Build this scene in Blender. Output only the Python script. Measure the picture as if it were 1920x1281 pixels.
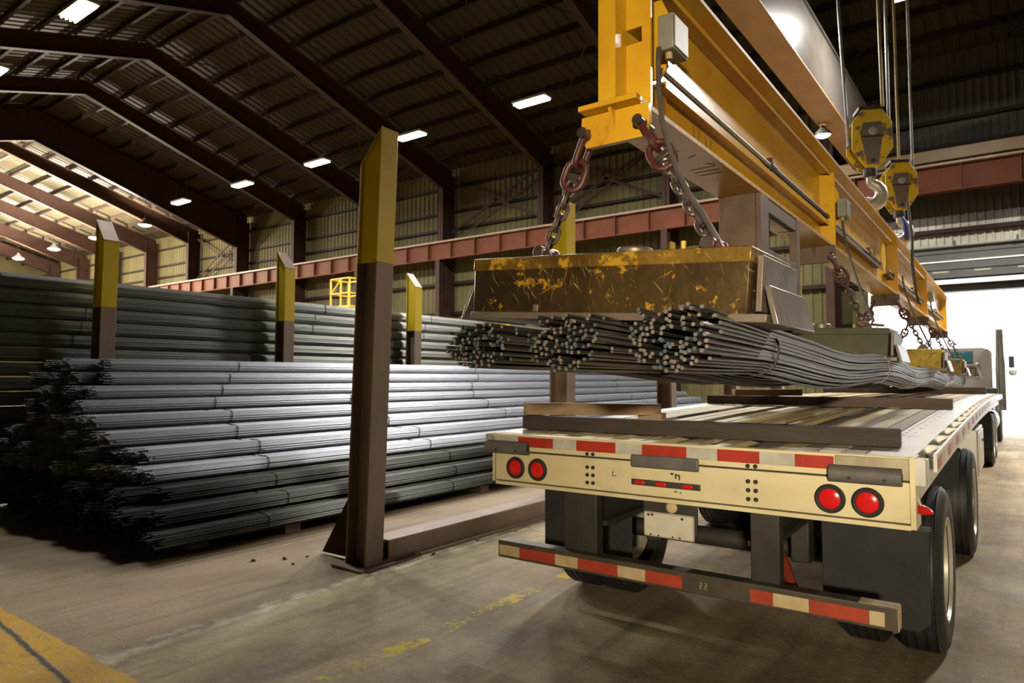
import bpy, bmesh, math, random
from mathutils import Vector, Matrix

# ------------------------------------------------------------------ clear, camera, world, light
for o in list(bpy.data.objects):
    bpy.data.objects.remove(o, do_unlink=True)
SC = bpy.context.scene
COL = SC.collection
R = math.radians
PI = math.pi
random.seed(7)

cam_d = bpy.data.cameras.new('camera')
cam_d.sensor_width = 36.0
cam_d.lens = 36.0 * 1300 / 1920
cam_d.clip_end = 400
cam_d.dof.use_dof = True
cam_d.dof.focus_distance = 3.7
cam_d.dof.aperture_fstop = 3.5
cam = bpy.data.objects.new('camera', cam_d)
COL.objects.link(cam)
cam.location = (0, 0, 1.73)
cam.rotation_euler = (R(90 + 2.972), 0, R(36.35))
SC.camera = cam

W = bpy.data.worlds.new('sky')
SC.world = W
W.use_nodes = True
bg = W.node_tree.nodes['Background']
bg.inputs[0].default_value = (0.93, 0.97, 1.0, 1)
bg.inputs[1].default_value = 5.0

SC.view_settings.view_transform = 'Standard'
SC.view_settings.look = 'None'
SC.view_settings.exposure = 0.0
SC.view_settings.gamma = 1.0
SC.view_settings.use_curve_mapping = False
SC.cycles.max_bounces = 5
SC.cycles.diffuse_bounces = 1
SC.cycles.glossy_bounces = 2
SC.cycles.adaptive_threshold = 0.03
SC.cycles.transmission_bounces = 2
SC.cycles.caustics_reflective = False
SC.cycles.caustics_refractive = False

LAMP_W = 1150.0         # strip lights of the far row
MID_W = 480.0           # older strip lights of the middle row
REAR_W = 62.0         # warm unseen fill added behind the viewer for the trailer rear
BAY_W = 3800.0          # round lamps at the far left end
BAY_UP_W = 24000.0       # their uplight onto the roof
LAMP_C = (1.0, 0.965, 0.90)

# ------------------------------------------------------------------ mesh helpers
class MB:
    def __init__(s):
        s.v = []; s.f = []
    def add(s, vs, fs):
        n = len(s.v)
        s.v += [tuple(p) for p in vs]
        s.f += [tuple(i + n for i in q) for q in fs]
        return s
    def box(s, x0, x1, y0, y1, z0, z1):
        vs = [(x, y, z) for z in (z0, z1) for y in (y0, y1) for x in (x0, x1)]
        return s.add(vs, [(0, 2, 3, 1), (4, 5, 7, 6), (0, 1, 5, 4), (2, 6, 7, 3), (0, 4, 6, 2), (1, 3, 7, 5)])
    def obox(s, c, size, rot=(0, 0, 0)):
        m = Matrix.Translation(c) @ __import__('mathutils').Euler(rot).to_matrix().to_4x4()
        a, b, d = [k / 2 for k in size]
        vs = [m @ Vector((x, y, z)) for z in (-d, d) for y in (-b, b) for x in (-a, a)]
        return s.add(vs, [(0, 2, 3, 1), (4, 5, 7, 6), (0, 1, 5, 4), (2, 6, 7, 3), (0, 4, 6, 2), (1, 3, 7, 5)])
    def bar(s, p0, p1, w, h, up=(0, 0, 1)):
        p0 = Vector(p0); p1 = Vector(p1)
        d = (p1 - p0).normalized(); u = Vector(up)
        sx = d.cross(u)
        if sx.length < 1e-4: sx = d.cross(Vector((0, 1, 0)))
        sx.normalize(); u = sx.cross(d)
        vs = []
        for p in (p0, p1):
            for a, b in ((-1, -1), (1, -1), (1, 1), (-1, 1)):
                vs.append(p + sx * a * w / 2 + u * b * h / 2)
        return s.add(vs, [(0, 1, 2, 3), (7, 6, 5, 4), (0, 4, 5, 1), (1, 5, 6, 2), (2, 6, 7, 3), (3, 7, 4, 0)])
    def cyl(s, p0, p1, r, n=16, r1=None, caps=True):
        return s.tube([p0, p1], r, n, radii=[r, r if r1 is None else r1], caps=caps)
    def tube(s, path, r, n=8, radii=None, caps=True, closed=False):
        P = [Vector(p) for p in path]
        m = len(P); base = len(s.v); prev = None
        for i, p in enumerate(P):
            if closed: d = P[(i + 1) % m] - P[i - 1]
            elif i == 0: d = P[1] - P[0]
            elif i == m - 1: d = P[-1] - P[-2]
            else: d = P[i + 1] - P[i - 1]
            d.normalize()
            if prev is None:
                a = d.cross(Vector((0, 0, 1)))
                if a.length < 1e-3: a = d.cross(Vector((0, 1, 0)))
            else:
                a = prev - d * prev.dot(d)
            a.normalize(); prev = a; b = d.cross(a)
            rr = radii[i] if radii else r
            for k in range(n):
                t = 2 * PI * k / n
                s.v.append(tuple(p + (a * math.cos(t) + b * math.sin(t)) * rr))
        seg = m if closed else m - 1
        for i in range(seg):
            i2 = (i + 1) % m
            for k in range(n):
                k2 = (k + 1) % n
                s.f.append((base + i * n + k, base + i2 * n + k, base + i2 * n + k2, base + i * n + k2))
        if caps and not closed:
            s.f.append(tuple(base + k for k in range(n)))
            s.f.append(tuple(base + (m - 1) * n + k for k in reversed(range(n))))
        return s
    def prism(s, poly, axis, a0, a1):
        n = len(poly); vs = []
        for a in (a0, a1):
            for (p, q) in poly:
                vs.append((a, p, q) if axis == 'x' else (p, a, q) if axis == 'y' else (p, q, a))
        fs = [tuple(range(n)), tuple(range(2 * n - 1, n - 1, -1))]
        for i in range(n):
            j = (i + 1) % n
            fs.append((i, i + n, j + n, j))
        return s.add(vs, fs)
    def lathe(s, prof, c, axis='z', n=24, cap=True):
        base = len(s.v); cx, cy, cz = c
        for (r, h) in prof:
            for k in range(n):
                t = 2 * PI * k / n; a = r * math.cos(t); b = r * math.sin(t)
                s.v.append((cx + a, cy + b, cz + h) if axis == 'z' else (cx + h, cy + a, cz + b) if axis == 'x' else (cx + b, cy + h, cz + a))
        for i in range(len(prof) - 1):
            for k in range(n):
                k2 = (k + 1) % n
                s.f.append((base + i * n + k, base + i * n + k2, base + (i + 1) * n + k2, base + (i + 1) * n + k))
        if cap:
            s.f.append(tuple(base + k for k in reversed(range(n))))
            s.f.append(tuple(base + (len(prof) - 1) * n + k for k in range(n)))
        return s
    def mesh(s, name, mat, smooth=True):
        me = bpy.data.meshes.new(name)
        me.from_pydata(s.v, [], s.f)
        bm = bmesh.new(); bm.from_mesh(me)
        bmesh.ops.recalc_face_normals(bm, faces=bm.faces[:])
        bm.to_mesh(me); bm.free()
        if smooth:
            me.polygons.foreach_set('use_smooth', [True] * len(me.polygons))
            me.set_sharp_from_angle(angle=R(34))
        if mat: me.materials.append(mat)
        return me
    def build(s, name, mat, parent=None, bevel=0.0, loc=None):
        o = bpy.data.objects.new(name, s.mesh(name, mat))
        return place(o, parent, bevel, loc)

def place(o, parent=None, bevel=0.0, loc=None):
    COL.objects.link(o)
    if parent is not None: o.parent = parent
    if loc is not None: o.location = loc
    if bevel:
        b = o.modifiers.new('bevel', 'BEVEL'); b.width = bevel; b.segments = 2; b.limit_method = 'ANGLE'; b.angle_limit = R(40)
    return o

def link_mesh(name, me, parent=None, loc=None, rot=None):
    o = bpy.data.objects.new(name, me)
    place(o, parent, 0, loc)
    if rot is not None: o.rotation_euler = rot
    return o

def tag(o, label, cat=None, group=None, kind=None):
    o['label'] = label
    if cat: o['category'] = cat
    if group: o['group'] = group
    if kind: o['kind'] = kind
    return o

def thing(name, label, cat, loc=(0, 0, 0), rot=(0, 0, 0), group=None, kind=None):
    o = bpy.data.objects.new(name, None)
    o.empty_display_size = 0.2
    COL.objects.link(o)
    o.location = loc; o.rotation_euler = rot
    return tag(o, label, cat, group, kind)

def copy_tree(o, parent=None):
    c = o.copy(); COL.objects.link(c); c.parent = parent
    for ch in list(o.children): copy_tree(ch, c)
    return c

ORD = ['first', 'second', 'third', 'fourth', 'fifth', 'sixth', 'seventh', 'eighth', 'ninth', 'tenth', 'eleventh',
       'twelfth', 'thirteenth', 'fourteenth', 'fifteenth', 'sixteenth', 'seventeenth']

# ------------------------------------------------------------------ materials
def nd(t, kind, **kw):
    n = t.nodes.new(kind)
    for k, v in kw.items(): setattr(n, k, v)
    return n

def mk(name, c1, c2=None, scale=4.0, rough=0.5, metal=0.0, bump=0.0, lo=0.35, hi=0.65, stretch=(1, 1, 1), detail=6.0,
       c3=None, s3=1.5, lo3=0.55, hi3=0.7, rvar=0.0, bscale=None, spec=0.5):
    m = bpy.data.materials.new(name); m.use_nodes = True
    t = m.node_tree; b = t.nodes['Principled BSDF']; L = t.links
    b.inputs['Roughness'].default_value = rough
    b.inputs['Metallic'].default_value = metal
    b.inputs['Specular IOR Level'].default_value = spec
    b.inputs['Base Color'].default_value = (*c1, 1)
    if c2 is None and not bump: return m
    tc = nd(t, 'ShaderNodeTexCoord'); mp = nd(t, 'ShaderNodeMapping')
    mp.inputs['Scale'].default_value = stretch
    L.new(tc.outputs['Object'], mp.inputs['Vector'])
    nz = nd(t, 'ShaderNodeTexNoise'); nz.inputs['Scale'].default_value = scale; nz.inputs['Detail'].default_value = detail
    nz.inputs['Roughness'].default_value = 0.62
    L.new(mp.outputs[0], nz.inputs['Vector'])
    if c2 is not None:
        rp = nd(t, 'ShaderNodeMapRange'); rp.inputs[1].default_value = lo; rp.inputs[2].default_value = hi
        L.new(nz.outputs['Fac'], rp.inputs[0])
        mx = nd(t, 'ShaderNodeMix', data_type='RGBA')
        mx.inputs[6].default_value = (*c1, 1); mx.inputs[7].default_value = (*c2, 1)
        L.new(rp.outputs[0], mx.inputs[0]); out = mx.outputs[2]
        if c3 is not None:
            n3 = nd(t, 'ShaderNodeTexNoise'); n3.inputs['Scale'].default_value = s3; n3.inputs['Detail'].default_value = 8.0
            n3.inputs['Roughness'].default_value = 0.7
            L.new(mp.outputs[0], n3.inputs['Vector'])
            r3 = nd(t, 'ShaderNodeMapRange'); r3.inputs[1].default_value = lo3; r3.inputs[2].default_value = hi3
            L.new(n3.outputs['Fac'], r3.inputs[0])
            m3 = nd(t, 'ShaderNodeMix', data_type='RGBA'); m3.inputs[7].default_value = (*c3, 1)
            L.new(out, m3.inputs[6]); L.new(r3.outputs[0], m3.inputs[0]); out = m3.outputs[2]
        L.new(out, b.inputs['Base Color'])
        if rvar:
            rr = nd(t, 'ShaderNodeMapRange'); rr.inputs[1].default_value = 0.3; rr.inputs[2].default_value = 0.7
            rr.inputs[3].default_value = max(0.05, rough - rvar); rr.inputs[4].default_value = min(1, rough + rvar)
            L.new(nz.outputs['Fac'], rr.inputs[0]); L.new(rr.outputs[0], b.inputs['Roughness'])
    if bump:
        bp = nd(t, 'ShaderNodeBump'); bp.inputs['Strength'].default_value = bump; bp.inputs['Distance'].default_value = 0.02
        src = nz
        if bscale:
            src = nd(t, 'ShaderNodeTexNoise'); src.inputs['Scale'].default_value = bscale; src.inputs['Detail'].default_value = 4.0
            L.new(mp.outputs[0], src.inputs['Vector'])
        L.new(src.outputs['Fac'], bp.inputs['Height']); L.new(bp.outputs[0], b.inputs['Normal'])
    return m

def emit(name, col, strength):
    m = bpy.data.materials.new(name); m.use_nodes = True
    b = m.node_tree.nodes['Principled BSDF']
    b.inputs['Base Color'].default_value = (*col, 1)
    b.inputs['Emission Color'].default_value = (*col, 1)
    b.inputs['Emission Strength'].default_value = strength
    return m

M = {}
M['beam_yellow'] = mk('beam_yellow', (0.76, 0.43, 0.022), (0.62, 0.30, 0.016), 2.2, 0.30, 0, 0.08, stretch=(1, .6, 1), c3=(0.20, 0.10, 0.03), s3=5, lo3=.62, hi3=.78, rvar=.08, bscale=3.0)
M['beam_edge'] = mk('beam_edge', (0.62, 0.34, 0.05), (0.30, 0.14, 0.04), 14, 0.55)
M['beam_brown'] = mk('beam_brown', (0.085, 0.05, 0.03), (0.13, 0.08, 0.048), 6, 0.6, .1)
M['post_rust'] = mk('post_rust', (0.20, 0.138, 0.098), (0.27, 0.19, 0.138), 3, 0.55, .15, .05, stretch=(1, 1, .35), c3=(0.32, 0.165, 0.075), s3=2.2, lo3=.58, hi3=.75)
M['post_yellow'] = mk('post_yellow', (0.76, 0.57, 0.014), (0.66, 0.47, 0.012), 3, 0.5, 0, .04, c3=(0.10, 0.07, 0.02), s3=9, lo3=.66, hi3=.72)
M['rebar'] = mk('rebar', (0.36, 0.372, 0.415), (0.48, 0.495, 0.54), 3, 0.40, .85, 0, stretch=(6, .15, 6))
M['rebar_shaded'] = mk('rebar_shaded', (0.045, 0.047, 0.041), (0.085, 0.088, 0.08), 3, 0.36, .8, 0, stretch=(6, .15, 6))  # shade on the lowest stack layers put into the bar colour
M['rebar_old'] = mk('rebar_old', (0.20, 0.208, 0.19), (0.27, 0.278, 0.255), 3, 0.45, .7, 0, stretch=(6, .12, 6), c3=(0.20, 0.17, 0.145), s3=.8, lo3=.5, hi3=.7)
M['rebar_hoist'] = mk('rebar_hoist', (0.080, 0.076, 0.075), (0.135, 0.130, 0.128), 3, 0.34, .7, 0, stretch=(5, .4, 5))
M['rod_end'] = mk('rod_end', (0.25, 0.195, 0.155), (0.075, 0.105, 0.12), 16, 0.45, .4, lo=.42, hi=.58)
M['shaded_end'] = mk('shaded_end', (0.03, 0.032, 0.03), (0.07, 0.065, 0.055), 30, 0.6, .2)  # near-black caps stand in for shade on the stacked bar ends
M['strap'] = mk('strap', (0.045, 0.04, 0.036), (0.09, 0.08, 0.07), 20, 0.45, .5)
M['strap_light'] = mk('strap_light', (0.30, 0.29, 0.28), (0.16, 0.15, 0.14), 20, 0.4, .5)
M['tag_orange'] = mk('tag_orange', (0.65, 0.20, 0.05), (0.5, 0.15, 0.05), 30, 0.6)
M['tag_white'] = mk('tag_white', (0.8, 0.8, 0.8), (0.6, 0.6, 0.6), 30, 0.5)
M['cream'] = mk('cream', (0.62, 0.52, 0.30), (0.69, 0.60, 0.37), 2.5, 0.42, .15, .03, stretch=(.6, 1, 1.5), c3=(0.40, 0.31, 0.17), s3=3.2, lo3=.58, hi3=.8, rvar=.08)
M['cream_dark'] = mk('cream_dark', (0.30, 0.25, 0.16), (0.42, 0.36, 0.24), 6, 0.5, .3)
M['alu'] = mk('alu', (0.52, 0.50, 0.46), (0.62, 0.60, 0.56), 5, 0.36, .6, .03)
M['tape_red'] = mk('tape_red', (0.30, 0.022, 0.012), (0.38, 0.03, 0.015), 18, 0.4, 0, c3=(0.16, 0.02, 0.015), s3=6, lo3=.6, hi3=.75)
M['tape_white'] = mk('tape_white', (0.46, 0.43, 0.37), (0.36, 0.33, 0.28), 14, 0.4)
M['tape_red_low'] = mk('tape_red_low', (0.42, 0.05, 0.018), (0.30, 0.035, 0.016), 7, 0.5, c3=(0.10, 0.06, 0.04), s3=5, lo3=.58, hi3=.68)
M['tape_cream_low'] = mk('tape_cream_low', (0.55, 0.42, 0.24), (0.42, 0.30, 0.15), 9, 0.5, c3=(0.10, 0.07, 0.04), s3=10, lo3=.66, hi3=.72)
M['bumper_steel'] = mk('bumper_steel', (0.055, 0.047, 0.036), (0.10, 0.075, 0.05), 5, 0.5, .3)
M['rubber_grey'] = mk('rubber_grey', (0.085, 0.078, 0.072), (0.13, 0.118, 0.105), 7, 0.55, .1)
M['black_rubber'] = mk('black_rubber', (0.010, 0.0095, 0.0095), (0.019, 0.0175, 0.0165), 6, 0.75, 0, .05)
M['tire'] = mk('tire', (0.014, 0.014, 0.015), (0.026, 0.025, 0.024), 5, 0.5, 0, .04)
M['rim'] = mk('rim', (0.60, 0.56, 0.46), (0.50, 0.45, 0.36), 4, 0.35, .4)
M['lens_red'] = mk('lens_red', (0.62, 0.012, 0.012), (0.52, 0.01, 0.01), 40, 0.18)
M['dark_steel'] = mk('dark_steel', (0.035, 0.032, 0.028), (0.065, 0.055, 0.045), 5, 0.55, .3)
M['under_steel'] = mk('under_steel', (0.024, 0.021, 0.017), (0.042, 0.036, 0.028), 4, 0.6, .2)
M['hose_red'] = mk('hose_red', (0.20, 0.022, 0.014), (0.12, 0.016, 0.012), 8, 0.4)
M['plate_white'] = mk('plate_white', (0.58, 0.54, 0.44), (0.50, 0.45, 0.35), 12, 0.45)
M['hole_black'] = mk('hole_black', (0.015, 0.013, 0.012), None, 1, 0.7)
M['timber_dark'] = mk('timber_dark', (0.024, 0.016, 0.011), (0.045, 0.031, 0.021), 5, 0.75, 0, .15, stretch=(.5, 6, 6))
M['timber_mid'] = mk('timber_mid', (0.40, 0.265, 0.145), (0.26, 0.165, 0.09), 4, 0.72, 0, .15, stretch=(1.0, 6, 6))
M['timber_brown'] = mk('timber_brown', (0.125, 0.082, 0.06), (0.085, 0.056, 0.042), 5, 0.75, 0, .15, stretch=(.6, 6, 6))
for i, (a, b) in enumerate([((.62, .50, .27), (.50, .38, .20)), ((.40, .30, .17), (.30, .22, .125)), ((.16, .12, .07), (.11, .08, .05)),
                            ((.52, .43, .27), (.42, .34, .215)), ((.30, .235, .17), (.22, .17, .12))]):
    M['plank%d' % i] = mk('plank_wood_%d' % i, a, b, 4, 0.6, 0, .12, stretch=(9, .5, 3))
def scratched(name, base, mid, gold, edge_lo, rough=.34):
    """dark worn paint with gold flecks and long scratches in several directions"""
    m = mk(name, base, mid, 2.2, rough, .35, .25, lo=.40, hi=.68, c3=gold, s3=8.0, lo3=edge_lo, hi3=edge_lo + .05, rvar=.1, bscale=15)
    t = m.node_tree; L = t.links; b = t.nodes['Principled BSDF']
    col = b.inputs['Base Color'].links[0].from_socket
    tc = [n for n in t.nodes if n.type == 'TEX_COORD'][0]
    for k, (ang, sc, th) in enumerate(((.5, .7, .685), (-.8, 1.1, .69), (1.4, .6, .675), (1.9, 1.3, .685))):
        m0 = nd(t, 'ShaderNodeMapping'); m0.inputs['Rotation'].default_value = (0, ang, 0); m0.inputs['Location'].default_value = (k * 3.1, 0, k * 1.7)
        L.new(tc.outputs['Object'], m0.inputs[0])
        mp = nd(t, 'ShaderNodeMapping'); mp.inputs['Scale'].default_value = (3.2 * sc, 2, 60 * sc)
        L.new(m0.outputs[0], mp.inputs[0])
        n = nd(t, 'ShaderNodeTexNoise'); n.inputs['Scale'].default_value = 1.6; n.inputs['Detail'].default_value = 2.0
        L.new(mp.outputs[0], n.inputs['Vector'])
        r = nd(t, 'ShaderNodeMapRange'); r.inputs[1].default_value = th; r.inputs[2].default_value = th + .06; r.inputs[4].default_value = .8
        L.new(n.outputs['Fac'], r.inputs[0])
        x = nd(t, 'ShaderNodeMix', data_type='RGBA'); x.inputs[7].default_value = (*((.50, .36, .14) if k % 2 else gold), 1)
        L.new(col, x.inputs[6]); L.new(r.outputs[0], x.inputs[0]); col = x.outputs[2]
    L.new(col, b.inputs['Base Color'])
    return m
M['mag_front'] = scratched('mag_front', (0.030, 0.019, 0.009), (0.075, 0.042, 0.010), (0.50, 0.26, 0.02), .572)
M['mag_rim'] = scratched('mag_rim', (0.10, 0.055, 0.012), (0.26, 0.145, 0.018), (0.52, 0.29, 0.025), .53)
M['mag_olive'] = mk('mag_olive', (0.030, 0.033, 0.014), (0.055, 0.055, 0.020), 4, 0.5, .2, .15, c3=(0.14, 0.12, 0.03), s3=6, lo3=.64, hi3=.72)
M['mag_yellow'] = mk('mag_yellow', (0.58, 0.40, 0.02), (0.36, 0.22, 0.015), 9, 0.5, .1, .2, c3=(0.07, 0.05, 0.02), s3=13, lo3=.55, hi3=.65)
M['mag_dull'] = mk('mag_dull', (0.20, 0.13, 0.03), (0.32, 0.20, 0.03), 9, 0.5, .1, .2, c3=(0.06, 0.045, 0.03), s3=12, lo3=.55, hi3=.65)
M['mag_brown'] = mk('mag_brown', (0.07, 0.045, 0.03), (0.12, 0.08, 0.045), 9, 0.5, .1, .2)
M['worn_steel'] = mk('worn_steel', (0.20, 0.165, 0.135), (0.29, 0.245, 0.21), 5, 0.33, .65, .06, stretch=(1, 5, .7), c3=(0.12, 0.085, 0.06), s3=3, lo3=.56, hi3=.72)
M['worn_plate'] = mk('worn_plate', (0.16, 0.12, 0.09), (0.22, 0.17, 0.13), 8, 0.45, .5, .06, c3=(0.09, 0.06, 0.04), s3=3)
M['chain'] = mk('chain', (0.085, 0.06, 0.05), (0.14, 0.10, 0.085), 20, 0.36, .6)
M['chain_red'] = mk('chain_red', (0.095, 0.014, 0.010), (0.055, 0.018, 0.014), 16, 0.5, .15)
M['cable'] = mk('cable', (0.06, 0.05, 0.045), (0.09, 0.075, 0.065), 12, 0.45)
M['conduit'] = mk('conduit', (0.24, 0.21, 0.17), (0.16, 0.14, 0.11), 9, 0.4, .5)
M['box_grey'] = mk('box_grey', (0.27, 0.26, 0.20), (0.20, 0.20, 0.155), 7, 0.5, .1, .04, c3=(0.10, 0.09, 0.07), s3=6, lo3=.6, hi3=.75)
M['girder_tan'] = mk('girder_tan', (0.42, 0.235, 0.095), (0.33, 0.18, 0.075), 3, 0.55, 0, .03, stretch=(1, .5, 1), c3=(0.09, 0.05, 0.03), s3=6, lo3=.68, hi3=.74)
M['girder_grey'] = mk('girder_grey', (0.125, 0.108, 0.092), (0.16, 0.14, 0.118), 3, 0.26, .2, .04)
M['block_yellow'] = mk('block_yellow', (0.78, 0.55, 0.02), (0.66, 0.42, 0.02), 6, 0.5, 0, .1, c3=(0.16, 0.12, 0.10), s3=5.5, lo3=.54, hi3=.57)
M['block_grey'] = mk('block_grey', (0.17, 0.14, 0.125), (0.22, 0.19, 0.17), 8, 0.45, .3)
M['hook_steel'] = mk('hook_steel', (0.62, 0.58, 0.52), (0.45, 0.41, 0.36), 7, 0.4, .5)
M['rope'] = mk('rope', (0.42, 0.41, 0.42), (0.30, 0.29, 0.29), 60, 0.4, .5)
M['rope_yellow'] = mk('rope_yellow', (0.46, 0.36, 0.10), (0.30, 0.24, 0.12), 40, 0.5, .2)
M['blue_strap'] = mk('blue_strap', (0.03, 0.05, 0.45), (0.05, 0.06, 0.3), 20, 0.5)
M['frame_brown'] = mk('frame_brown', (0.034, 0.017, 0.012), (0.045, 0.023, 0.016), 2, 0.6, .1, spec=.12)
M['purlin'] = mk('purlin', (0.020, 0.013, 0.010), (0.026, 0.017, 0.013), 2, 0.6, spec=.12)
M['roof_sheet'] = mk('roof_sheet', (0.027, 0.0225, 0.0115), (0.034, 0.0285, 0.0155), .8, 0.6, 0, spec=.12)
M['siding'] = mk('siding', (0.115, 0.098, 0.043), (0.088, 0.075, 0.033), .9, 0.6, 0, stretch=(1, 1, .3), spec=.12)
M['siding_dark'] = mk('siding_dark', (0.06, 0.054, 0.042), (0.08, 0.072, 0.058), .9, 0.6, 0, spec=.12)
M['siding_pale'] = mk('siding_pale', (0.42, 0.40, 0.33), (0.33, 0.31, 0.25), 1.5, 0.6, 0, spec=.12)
M['runway_red'] = mk('runway_red', (0.115, 0.034, 0.014), (0.085, 0.025, 0.011), 2, 0.55, .1, spec=.12)
M['runway_top'] = mk('runway_top', (0.19, 0.12, 0.08), (0.26, 0.18, 0.12), 3, 0.5, .2)
M['truck_yellow'] = mk('truck_yellow', (0.19, 0.115, 0.022), (0.13, 0.075, 0.018), 2, 0.5)
M['cab_grey'] = mk('cab_grey', (0.16, 0.145, 0.125), (0.19, 0.172, 0.15), 2, 0.4, .1)
M['cab_glass'] = mk('cab_glass', (0.02, 0.07, 0.08), None, 1, 0.08)
M['stack_steel'] = mk('stack_steel', (0.09, 0.085, 0.07), (0.13, 0.12, 0.10), 6, 0.4, .5)
M['lamp_tube'] = emit('lamp_tube', (1.0, 0.96, 0.86), 16.0)
M['lamp_disc'] = emit('lamp_disc', (1.0, 0.95, 0.85), 14.0)
M['lamp_housing'] = mk('lamp_housing', (0.30, 0.29, 0.26), None, 1, 0.5)
M['cage_yellow'] = mk('cage_yellow', (0.62, 0.42, 0.02), (0.5, 0.32, 0.02), 4, 0.5)
M['trim_white'] = mk('trim_white', (0.75, 0.74, 0.70), (0.66, 0.64, 0.60), 3, 0.5)
M['door_panel'] = mk('door_panel', (0.045, 0.042, 0.04), (0.06, 0.057, 0.052), 2, 0.5)
M['marking'] = mk('marking', (0.03, 0.025, 0.02), None, 1, 0.6)
M['apron'] = mk('apron', (0.55, 0.54, 0.52), (0.48, 0.47, 0.45), 1, 0.8)
M['debris'] = mk('debris', (0.32, 0.26, 0.18), (0.18, 0.12, 0.08), 9, 0.8)

def floor_material():
    m = bpy.data.materials.new('shop_floor_concrete'); m.use_nodes = True
    t = m.node_tree; L = t.links; b = t.nodes['Principled BSDF']
    geo = nd(t, 'ShaderNodeTexCoord'); P = geo.outputs['Object']
    sep = nd(t, 'ShaderNodeSeparateXYZ'); L.new(P, sep.inputs[0])
    def noise(scale, detail=8, rough=.65, stretch=None):
        n = nd(t, 'ShaderNodeTexNoise'); n.inputs['Scale'].default_value = scale; n.inputs['Detail'].default_value = detail
        n.inputs['Roughness'].default_value = rough
        if stretch:
            mp = nd(t, 'ShaderNodeMapping'); mp.inputs['Scale'].default_value = stretch
            L.new(P, mp.inputs[0]); L.new(mp.outputs[0], n.inputs['Vector'])
        else: L.new(P, n.inputs['Vector'])
        return n.outputs['Fac']
    def rng(x, a, c, lo=0., hi=1.):
        r = nd(t, 'ShaderNodeMapRange'); r.inputs[1].default_value = a; r.inputs[2].default_value = c
        r.inputs[3].default_value = lo; r.inputs[4].default_value = hi
        L.new(x, r.inputs[0]); return r.outputs[0]
    def mth(op, a, c=None):
        n = nd(t, 'ShaderNodeMath', operation=op)
        for i, v in enumerate((a, c)):
            if v is None: continue
            if isinstance(v, (int, float)): n.inputs[i].default_value = v
            else: L.new(v, n.inputs[i])
        return n.outputs[0]
    def mix(f, a, c):
        n = nd(t, 'ShaderNodeMix', data_type='RGBA')
        for i, v in ((6, a), (7, c)):
            if isinstance(v, tuple): n.inputs[i].default_value = (*v, 1)
            else: L.new(v, n.inputs[i])
        L.new(f, n.inputs[0]); return n.outputs[2]
    X, Y = sep.outputs['X'], sep.outputs['Y']
    base = mix(rng(noise(.55), .35, .68), (0.24, 0.170, 0.090), (0.43, 0.325, 0.190))
    base = mix(rng(noise(2.3), .45, .75, 0, .75), base, (0.13, 0.10, 0.07))
    base = mix(rng(noise(5.5, 10, .75), .55, .72, 0, .6), base, (0.46, 0.37, 0.23))
    base = mix(rng(noise(26, 10, .75), .54, .68, 0, .7), base, (0.10, 0.075, 0.045))
    base = mix(rng(noise(48, 8, .85), .58, .68, 0, .75), base, (0.52, 0.43, 0.30))
    pale = mth('MULTIPLY', rng(mth('ABSOLUTE', mth('ADD', X, 4.35)), .55, .1), rng(noise(2.1, 10, .7), .36, .56))
    base = mix(mth('MULTIPLY', pale, .75), base, (0.44, 0.36, 0.18))
    dk = rng(noise(1.3, 10, .7, (1.5, .35, 1)), .52, .68, 0, .65)
    base = mix(dk, base, (0.085, 0.062, 0.036))
    # smooth newer slab on the rack side of a ragged joint
    joint = mth('ADD', X, mth('MULTIPLY', mth('SUBTRACT', noise(1.1), .5), .9))
    slab = rng(joint, -4.62, -4.72)
    base = mix(mth('MULTIPLY', slab, .8), base, mix(rng(noise(.8), .3, .7), (0.25, 0.176, 0.100), (0.34, 0.250, 0.150)))
    edge = rng(mth('ABSOLUTE', mth('ADD', joint, 4.66)), .13, .0)
    base = mix(mth('MULTIPLY', edge, rng(noise(3.2, 10, .75), .42, .62)), base, (0.80, 0.72, 0.56))
    # tyre-polished streaks along the driveway
    st = rng(noise(3, 6, .6, (2.2, .12, 1)), .5, .7, 0, .5)
    base = mix(st, base, (0.10, 0.08, 0.06))
    # worn yellow lane line beside the trailer
    ln = mth('MULTIPLY', rng(mth('ABSOLUTE', mth('ADD', X, mth('ADD', 3.24, mth('MULTIPLY', noise(9), .05)))), .085, .06),
             rng(mth('ADD', mth('MULTIPLY', noise(13, 10, .8), .6), mth('MULTIPLY', noise(1.5, 2), .6)), .60, .66))
    base = mix(ln, base, (0.56, 0.42, 0.012))
    # yellow painted apron at the near left with a broken joint
    yl = mth('MULTIPLY', mth('MULTIPLY', rng(mth('ADD', Y, mth('MULTIPLY', noise(6), .05)), 2.03, 2.01), rng(X, -4.05, -4.1)),
             rng(noise(9, 10, .85), .62, .52))
    yl = mth('MULTIPLY', yl, rng(mth('ABSOLUTE', mth('SUBTRACT', mth('ADD', mth('SUBTRACT', Y, mth('MULTIPLY', mth('ADD', X, 5.0), -.085)), mth('MULTIPLY', noise(5), .06)), 1.83)), .012, .03))
    base = mix(yl, base, (0.56, 0.31, 0.015))
    crack = mth('MULTIPLY', rng(mth('ABSOLUTE', mth('SUBTRACT', mth('ADD', mth('SUBTRACT', Y, mth('MULTIPLY', mth('ADD', X, 5.0), -.085)), mth('MULTIPLY', noise(5), .06)), 1.83)), .022, .008), rng(X, -4.05, -4.1))
    base = mix(mth('MULTIPLY', crack, .9), base, (0.03, 0.024, 0.016))
    L.new(base, b.inputs['Base Color'])
    L.new(rng(noise(1.2), .3, .7, .55, .8), b.inputs['Roughness']); b.inputs['Specular IOR Level'].default_value = .3
    bp = nd(t, 'ShaderNodeBump'); bp.inputs['Strength'].default_value = .6; bp.inputs['Distance'].default_value = .02
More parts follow.
